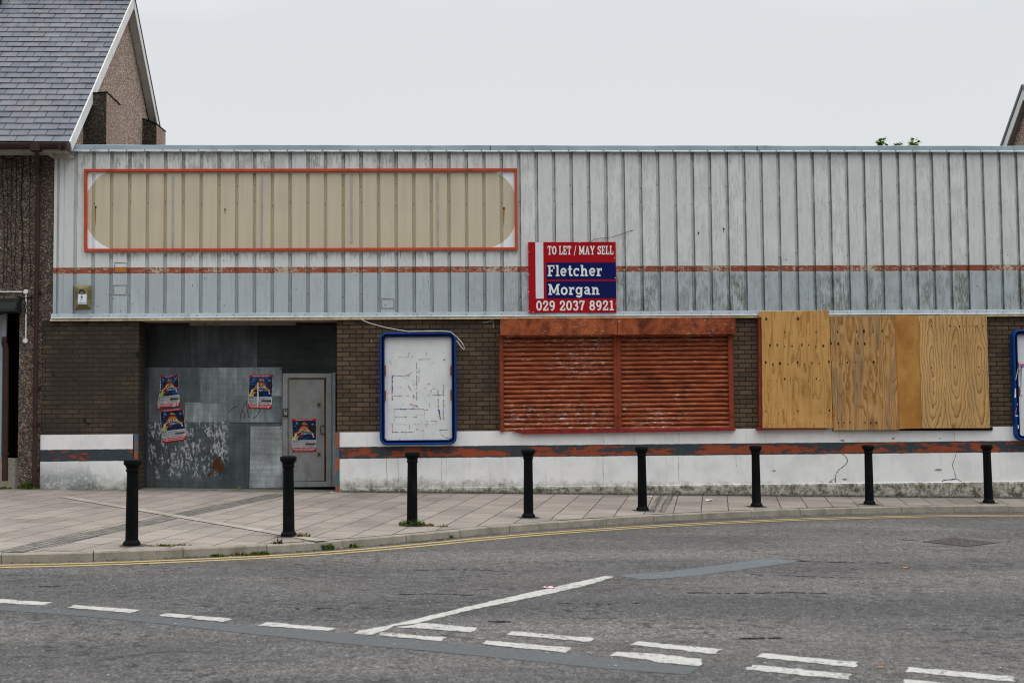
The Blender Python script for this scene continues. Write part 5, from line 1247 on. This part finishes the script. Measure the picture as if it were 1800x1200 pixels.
# white conduit and hanging cables on the house front
cn = thing('conduit', 'white cable conduit with two round junction boxes on the dark pebbledash', 'conduit', tuple(W(45.5,600,.07)))
b = MB(); a, c = W(46,517,.065), W(45.3,595,.065); b.tube([a, c], .0135, 8); a, c = W(-300,514.5,.065), W(39,513,.065); b.tube([a, c], .0135, 8)
b.build('tube', plain('white_conduit', (.70, .70, .70), .5, .35, 0, .08, 8, (.16, .15, .14)), cn)
for x, y in ((46,513),(45.3,599)):
    b = MB(); p = W(x, y, .07); n = 18
    for yy, r0, r1 in ((.07, .038, .038), (.03, .038, .034)): pass
    vs = [(p[0]+r*math.cos(6.2832*j/n), yq, p[2]+r*math.sin(6.2832*j/n)) for yq, r in ((.078,.04),(.04,.04),(.034,.034)) for j in range(n)]
    b.add(vs, [(k*n+j, k*n+(j+1) % n, (k+1)*n+(j+1) % n, (k+1)*n+j) for k in range(2) for j in range(n)]); b.add(vs[2*n:], [tuple(range(n))])
    b.build('junction_box', plain('white_box', (.70, .70, .71), .45, .35, 0, .06), cn)
b = MB(); rc = np.random.RandomState(21)
top = [(-40,275),(-6,281),(6,274),(14,282),(26,276),(38,271),(52,272),(62,268)]
b.tube([W(x, y, .05) for x, y in top], .011, 6)
for x0, yt in ((6,275),(12,279),(21,279),(29,276),(38,273),(41,272),(52,273),(-12,279)):
    pts = []; x = x0
    for y in range(int(yt), 510, 12): pts.append(W(x, y, .062-.01*rc.rand())); x += rc.uniform(-1.3, 1.3)+(x0-x)*.12
    b.tube(pts, .0055, 5)
b.tube([W(x, y, .06) for x, y in ((30,520),(42,524),(52,523),(58,518))], .01, 6); b.tube([W(x, y, .05) for x, y in ((56,523),(55,545),(52,560),(57,575))], .007, 5)
b.tube([W(x, y, .04) for x, y in ((45,530),(46,540),(44.6,547),(46,551))], .008, 5)
tag(b.build('cable_bundle', plain('black_cable', (.012, .012, .012), .7)), 'tangle of black cables hanging in strands down the dark pebbledash wall', 'cables')

# ------------------------------------------------------------------ house on the right, only its gable edge in view
hr = thing('pebbledash_house', 'brown pebbledashed house gable peeping over the flat roof at the far right', 'house', (12.1, .4, 0))
XGr, XVr = 12.13, 12.0; YRr, ZRr = 4.44, 8.40; tr = rad(43); SLr = 5.4
def fr_pt(sg_):
    return lambda X, s_, n_: (X, YRr+sg_*((SLr-s_)*math.cos(tr)+n_*math.sin(tr)), ZRr-(SLr-s_)*math.sin(tr)+n_*math.cos(tr))
zf_ = ZRr-SLr*math.sin(tr); y0_, y1_ = YRr-SLr*math.cos(tr)+.3, YRr+SLr*math.cos(tr)-.3
b = MB(); b.slab([(XGr, y1_, -.4), (XGr, y0_, -.4), (XGr, y0_, zf_+.2), (XGr, YRr, ZRr-.1), (XGr, y1_, zf_+.2)], (.25, 0, 0)); b.build('gable_wall', MAT['pebble'], hr)
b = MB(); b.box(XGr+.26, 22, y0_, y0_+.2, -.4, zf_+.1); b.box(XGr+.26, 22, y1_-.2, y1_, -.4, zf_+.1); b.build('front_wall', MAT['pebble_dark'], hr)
for sg_ in (-1, 1):
    fn = fr_pt(sg_)
    b = MB(); b.slab([fn(XVr-.02, 0, .03), fn(XVr-.02, SLr, .03), fn(22, SLr, .03), fn(22, 0, .03)], tuple(np.array(fn(0, 0, 0))-np.array(fn(0, 0, .07)))); b.build('roof', MAT['slate'], hr)
    b = MB(); b.slab([fn(XVr, 0, -.045), fn(XVr, SLr-.04, -.045), fn(XVr, SLr-.2, -.22), fn(XVr, 0, -.22)], (.025, 0, 0)); b.build('barge_board', MAT['white_board'], hr)
    b = MB(); b.slab([fn(XVr+.026, 0, -.19), fn(XVr+.026, SLr-.2, -.19), fn(XGr-.001, SLr-.2, -.19), fn(XGr-.001, 0, -.19)], tuple(np.array(fn(0, 0, .012))-np.array(fn(0, 0, 0)))); b.build('verge_soffit', MAT['cream_board'], hr)

# ------------------------------------------------------------------ bollards
cast = plain('black_cast_iron', (.0035, .004, .005), .6, .14, 0, .3, 8, (.014, .013, .011))
MORT = m_conc('dark_mortar', (.085, .078, .068), 9)
def bollard(label, x, y):
    p = P(x, y); t = thing('bollard', label, 'bollard', tuple(p), 'black bollards along the kerb')
    c = p.copy(); c[2] -= .02
    b = MB(); b.lathe([(.094,0), (.096,.045), (.090,.06), (.080,.072), (.072,.085)], c, 28); b.build('base', cast, t)
    b = MB(); b.lathe([(.0705,.08), (.0685,.30), (.0655,.60), (.0625,.84)], c, 32, flute=.045); b.build('shaft', cast, t)
    rb = np.random.RandomState(int(x)); fb = MB(); nn_ = 18
    rr_ = [(.125+.05*rb.rand()) for _ in range(nn_)]
    ex_ = rb.uniform(.0, .16)
    fb.add([(p[0]+r_*math.cos(6.283*j/nn_)*(1+ex_*(math.cos(6.283*j/nn_) > 0)), p[1]+r_*math.sin(6.283*j/nn_), PZ(p[0]+r_*math.cos(6.283*j/nn_), p[1]+r_*math.sin(6.283*j/nn_))+.005) for j, r_ in enumerate(rr_)], [tuple(range(nn_))])
    tag(fb.build('paving_mortar', MORT), kind='structure')
    t.rotation_euler = (random.uniform(-.009, .009), random.uniform(-.009, .009), random.uniform(0, 6.28))
    b = MB(); b.lathe([(.066,.835), (.072,.845), (.072,.862), (.066,.868), (.070,.885), (.084,.905), (.086,.912), (.096,.914), (.098,.92), (.098,.962), (.094,.968), (.06,.978), (.0,.981)], c, 28); b.build('cap', cast, t)
    return t
for lb, x, y in (('black bollard nearest the camera, in front of the brick pier left of the doorway', 231.5, 958.5), ('black bollard standing in front of the grey steel door', 507.5, 942.5),
                 ('black bollard with weeds round its foot, below the blue poster case left of the shutters', 724.5, 923.5), ('black bollard in front of the left half of the red shutters', 929, 909.5),
                 ('black bollard in front of the right half of the red shutters', 1129.5, 897), ('black bollard in front of the pale knotty plywood board', 1330, 890.2),
                 ('black bollard in front of the dark streaked plywood board', 1528.5, 886.2), ('black bollard at the far right, below the end of the plywood', 1738, 883.7)):
    bollard(lb, x, y)

# ------------------------------------------------------------------ drain cover
dq = [G(*p) for p in ((1621.7,952.3),(1673,945),(1753,954),(1700,960.5))]
t = thing('drain_cover', 'rusty brown slotted drain cover set in the road', 'drain', tuple(sum(dq)/4))
iron = plain('rusty_iron', (.095, .082, .078), .6, .4, .3, .3, 14)
def DQ(u, v, h): p = (1-v)*((1-u)*dq[0]+u*dq[1])+v*((1-u)*dq[3]+u*dq[2]); return (p[0], p[1], RZ(p[0])+h)
b = MB()
def dbar(u0, v0, u1, v1, h, mi=0): b.slab([DQ(u0, v0, h), DQ(u1, v0, h), DQ(u1, v1, h), DQ(u0, v1, h)], (0, 0, -.02), mi)
for q in ((0,0,1,.05), (0,.95,1,1), (0,.052,.06,.948), (.94,.052,1,.948)): dbar(*q, .010)
b.build('frame', iron, t)
b = MB()
for j in range(9): dbar(.07, .07+j*.1, .93, .07+j*.1+.055, .009)
dbar(.48, .06, .53, .94, .0075); b.build('grate', iron, t)
b = MB(); b.add([DQ(.06, .05, .0052), DQ(.94, .05, .0052), DQ(.94, .95, .0052), DQ(.06, .95, .0052)], [(0, 1, 2, 3)]); b.build('sump', MAT['felt'], t)

# ------------------------------------------------------------------ weeds, moss, sprigs
def leafmat(name, cols):
    t = MT(name); return t.out(t.ramp(t.isl, [(i/(len(cols)-1), c) for i, c in enumerate(cols)]), .6, .3)
GRN = leafmat('weed_green', [(.03, .07, .018), (.07, .135, .03), (.15, .20, .045), (.11, .10, .035)])
DRY = leafmat('weed_dry', [(.14, .10, .03), (.26, .20, .055), (.08, .11, .03), (.17, .09, .045)])
RED = leafmat('weed_reddish', [(.07, .035, .02), (.11, .055, .03), (.05, .06, .02), (.15, .11, .05)])
def weed(label, p, w_, d_, h_, n, mat, seed, upright=.6, group='weeds along the kerb and bollards'):
    r = np.random.RandomState(seed); b = MB()
    for i in range(n):
        a = r.uniform(0, 6.283); q = math.sqrt(r.rand()); x, y = p[0]+q*w_*math.cos(a), p[1]+q*d_*math.sin(a); z = p[2]-.005
        L = h_*1.45*r.uniform(.35, 1)*(1.15-q*.6); an = r.uniform(0, 6.283); tilt = r.uniform(.1, 1.3)*(1-upright)+.15
        dx, dy = math.cos(an), math.sin(an); wd = r.uniform(.005, .013)
        mx_ = np.array([x+dx*L*tilt*.45, y+dy*L*tilt*.45, z+L*.65]); tp = np.array([x+dx*L*tilt*1.2, y+dy*L*tilt*1.2, z+L*(1.0-.35*tilt)])
        sx_, sy_ = -dy*wd, dx*wd
        b.add([(x-sx_*.6, y-sy_*.6, z), (x+sx_*.6, y+sy_*.6, z), mx_+np.array([sx_, sy_, 0]), mx_-np.array([sx_, sy_, 0]), tp], [(0,1,2,3), (3,2,4)])
    return tag(b.build('weed', mat), label, 'weed', group)
def KG(x, y): return G(x, y, .0)
weed('green and dry weeds ringing the foot of the third bollard from the left', P(724,924), .17, .09, .10, 170, GRN, 1)
weed('flat dry weed spreading right of the weedy bollard foot', P(748,924), .14, .06, .05, 80, DRY, 2, .3)
weed('dry weed beside the foot of the bollard by the steel door', P(529,943), .12, .06, .06, 80, DRY, 3, .3)
weed('reddish upright weed growing from the kerb foot, tallest along the gutter', KG(489,970), .07, .03, .15, 110, RED, 4, .8)
weed('low green weed in the gutter left of the reddish one', KG(455,975), .12, .03, .06, 90, GRN, 5, .4)
weed('small green tuft in the gutter, last weed on the left', KG(383,978), .09, .02, .05, 60, GRN, 6, .4)
weed('pale dry tuft in the gutter between two green tufts', KG(422,976), .10, .02, .05, 60, DRY, 7, .4)
weed('bushy green weed in the gutter below the steel door', KG(575,966), .08, .03, .09, 90, GRN, 8, .6)
weed('low green and white weed in the gutter right of the bushy one', KG(617,962), .13, .03, .06, 100, GRN, 9, .4)
weed('small weed in the kerb joint near the weedy bollard', KG(700,953), .05, .02, .05, 40, DRY, 10, .5)
weed('small green weed at the kerb foot right of the weedy bollard', KG(788,945.5), .06, .02, .08, 50, GRN, 11, .6)
weed('tiny dry weed in a kerb top joint right of the weedy bollard', P(777,925.5), .08, .02, .04, 40, DRY, 12, .3)
weed('thin line of dry grass along the kerb top near the first bollard', P(283,959.5), .16, .02, .035, 70, DRY, 13, .3)
weed('sparse dry weeds on the kerb top left of the steel door bollard', P(318,958), .12, .02, .03, 40, DRY, 14, .3)
weed('dark green moss and grass at the foot of the downpipe', (W(50,862,.03)[0], .02, PZ(W(50,862,.03)[0], .02)), .14, .06, .14, 260, GRN, 15, .5)
weed('thin green fringe below the house shop front', (W(8,864,.0)[0], .0, PZ(W(8,864,.0)[0], 0)), .12, .04, .05, 90, GRN, 16, .4)
def sprig(label, x, ytop, Y, n, seed, spread):
    r = np.random.RandomState(seed); tp = W(x, ytop, Y); z0 = 5.93; t = thing('roof_sapling', label, 'sapling', (tp[0], Y, z0), 'saplings growing on the flat roof')
    st, lf = MB(), MB()
    for i in range(n):
        e = np.array([tp[0]+r.uniform(-spread, spread), Y+r.uniform(-.12, .12), tp[2]-r.rand()*.08]); m_ = np.array([(tp[0]+e[0])/2+r.uniform(-.03, .03), Y, (z0+e[2])/2])
        st.tube([(tp[0]+r.uniform(-.03, .03), Y, z0), m_, e], [.006, .005, .003], 5)
        for k in range(16):
            q = m_+(e-m_)*r.uniform(.7, 1.04)+np.array([r.uniform(-.05, .05), r.uniform(-.05, .05), 0]); a = r.uniform(0, 6.283); L = r.uniform(.05, .10); d = np.array([math.cos(a), math.sin(a), r.uniform(-.6, .5)]); d /= np.linalg.norm(d); s_ = np.cross(d, (0, 0, 1)); s_ /= np.linalg.norm(s_)
            lf.add([q, q+d*L*.4+s_*L*.38, q+d*L, q+d*L*.4-s_*L*.38], [(0, 1, 2, 3)])
    st.build('stem', plain('reddish_stem', (.09, .05, .03), .7), t); lf.build('foliage', leafmat('sapling_leaf', [(.09, .20, .03), (.18, .32, .05), (.30, .40, .09), (.13, .24, .035)]), t)
sprig('leafy green sapling above the coping, fullest and leftmost of the three', 1547, 243.5, .9, 6, 3, .13)
sprig('tiny sapling sprig above the coping, between the two leafier ones', 1577, 249, .9, 3, 4, .05)
sprig('leafy green sapling above the coping, nearest the house on the right', 1605, 246, .9, 5, 8, .11)

# ------------------------------------------------------------------ litter and leaves
def scrap(name, label, cat, p, w_, d_, h_, mat, seed, rz=0):
    r = np.random.RandomState(seed); b = MB(); nx, ny = 5, 4; ca, sa = math.cos(rz), math.sin(rz); vs = []
    for j in range(ny):
        for i in range(nx):
            u, v = (i/(nx-1)-.5)*w_*r.uniform(.8, 1.1), (j/(ny-1)-.5)*d_*r.uniform(.8, 1.1); vs.append((p[0]+ca*u-sa*v, p[1]+sa*u+ca*v, p[2]+.006+r.rand()*h_))
    b.add(vs, [(j*nx+i, j*nx+i+1, (j+1)*nx+i+1, (j+1)*nx+i) for j in range(ny-1) for i in range(nx-1)])
    return tag(b.build(name, mat), label, cat)
wp_ = plain('litter_white', (.62, .62, .60), .6, .3); pk = (lambda t: t.out(t.mix(t.sm(t.noise(40), .5, .55), (.65, .6, .62), (.6, .08, .14)), .5))(MT('litter_pink')); yl = plain('leaf_yellow', (.42, .33, .02), .6, .3, 0, .25, 40); og = plain('litter_orange', (.60, .19, .01), .5)
scrap('paper_scrap', 'pale scrap of paper on the pavement between two bollards below the shutters', 'litter', P(1246,880), .12, .12, .03, wp_, 1)
scrap('paper_scrap', 'white scrap of litter on the pavement beside the fifth bollard from the left', 'litter', P(1143,874), .09, .09, .02, wp_, 2, .4)
scrap('paper_scrap', 'small white scrap on the pavement right of the sixth bollard', 'litter', P(1405,882.5), .05, .06, .01, wp_, 3)
scrap('wrapper', 'pink and white wrapper lying on the long diagonal white line', 'litter', G(965,1033.5), .10, .09, .012, pk, 4, .3)
scrap('orange_scrap', 'tiny orange scrap lying on the empty right side of the road', 'litter', G(1592,998.5), .055, .05, .008, og, 5)
scrap('orange_scrap', 'tiny orange scrap beside the white dashes at the right', 'litter', G(1549,1174), .03, .03, .006, og, 6)
scrap('paper_scrap', 'white scrap of paper on the pavement at the foot of the door corner', 'litter', P(585,866), .07, .06, .02, wp_, 7)
scrap('fallen_leaf', 'bright yellow leaf at the foot of the steel sheets', 'leaf', P(422,858.5)+np.array([0, -.03, .0]), .05, .04, .03, yl, 8)
scrap('fallen_leaf', 'small yellow leaf on the pavement before the rust-patched sheet', 'leaf', P(369,865), .035, .04, .012, yl, 9)
scrap('fallen_leaf', 'yellow leaf fragment on the pavement below the tilted posters', 'leaf', P(335,864.5), .03, .04, .01, yl, 10)
scrap('fallen_leaf', 'yellow leaf on the pavement just left of the door step', 'leaf', P(474,865.5), .04, .05, .01, yl, 11)
rl = np.random.RandomState(31)
b = MB()
for i in range(110):
    x, y = rl.uniform(1200, 1800), rl.uniform(912, 990)
    if i > 50: x, y = rl.uniform(0, 1800), rl.uniform(1010, 1190)
    g = G(x, y); r_ = rl.uniform(.006, .016)
    b.add([(g[0]+r_*math.cos(j*1.256)*rl.uniform(.5, 1), g[1]+r_*math.sin(j*1.256)*rl.uniform(.5, 1), RZ(g[0])+.006) for j in range(5)], [tuple(range(5))])
tag(b.build('road_grit', plain('pale_grit', (.42, .42, .41), .7)), 'scatter of tiny pale specks of grit and litter over the road', 'grit', kind='stuff')

# leaf litter and moss lying along the kerb foot and in the kerb joints
b = MB(); rl2 = np.random.RandomState(77)
for i in range(900):
    X = rl2.choice([rl2.uniform(-5, 10), rl2.uniform(-3.2, .5)]); o = -abs(rl2.normal(0, .035))-.004; nn = kerb_n(X); g0 = np.array([X+nn[0]*o, KY(X)+nn[1]*o]); r_ = rl2.uniform(.005, .017); a0 = rl2.uniform(0, 6.28)
    b.add([(g0[0]+r_*math.cos(a0+j*1.256)*rl2.uniform(.5, 1.2), g0[1]+r_*.7*math.sin(a0+j*1.256), RZ(X)+.005+rl2.uniform(0, .008)) for j in range(5)], [tuple(range(5))])
for i in range(420):
    X = rl2.uniform(-6.8, 9.6); Y = .03-abs(rl2.normal(0, .05)); r_ = rl2.uniform(.005, .018); a0 = rl2.uniform(0, 6.28)
    b.add([(X+r_*math.cos(a0+j*1.256)*rl2.uniform(.5, 1.2), Y+r_*.7*math.sin(a0+j*1.256), PZ(X, Y)+.004+rl2.uniform(0, .012)) for j in range(5)], [tuple(range(5))])
tag(b.build('gutter_debris', leafmat('gutter_debris', [(.05, .042, .03), (.09, .07, .04), (.045, .06, .02), (.13, .10, .05), (.03, .028, .024)])), 'dark leaf litter and moss along the kerb foot and wall foot', 'debris', kind='stuff')

# opened joints and cracks in the road surface
def road_crack(px, wd):
    b = MB(); r = np.random.RandomState(int(px[0][0])); pts = []
    for (x0, y0), (x1, y1) in zip(px[:-1], px[1:]):
        n = max(int(abs(x1-x0)/7), 2)
        pts += [G(x0+(x1-x0)*j/n, y0+(y1-y0)*j/n+r.uniform(-.5, .5)) for j in range(n)]
    for p, q in zip(pts[:-1], pts[1:]):
        if r.rand() < .22: continue
        d = (q-p)[:2]; d /= np.linalg.norm(d)+1e-9; nn = np.array([-d[1], d[0]])*wd*r.uniform(.3, 1.2)/2
        b.add([(p[0]-nn[0], p[1]-nn[1], RZ(p[0])+.003), (q[0]-nn[0], q[1]-nn[1], RZ(q[0])+.003), (q[0]+nn[0], q[1]+nn[1], RZ(q[0])+.003), (p[0]+nn[0], p[1]+nn[1], RZ(p[0])+.003)], [(0, 1, 2, 3)])
    tag(b.build('road_crack', CRACKM), kind='structure')
CRACKM = plain('tar_dark_crack', (.016, .016, .016), .9, .1)
for px, wd in (([(1400,986),(1480,988.5),(1570,989)], .05), ([(1200,1041),(1290,1042.5),(1400,1041),(1460,1043)], .055), ([(1320,1009),(1400,1012),(1530,1016)], .03), ([(850,1092),(905,1093)], .10), ([(700,1045),(760,1043),(840,1046)], .03),
               ([(40,1031),(90,1030),(150,1027)], .03), ([(520,1070),(600,1069)], .05), ([(1300,1122),(1380,1121)], .06), ([(720,1003),(800,1000),(870,1002)], .03), ([(1585,948),(1622,951)], .04), ([(1753,953),(1800,951)], .04), ([(980,1060),(1060,1062),(1130,1059)], .03)):
    road_crack(px, wd)
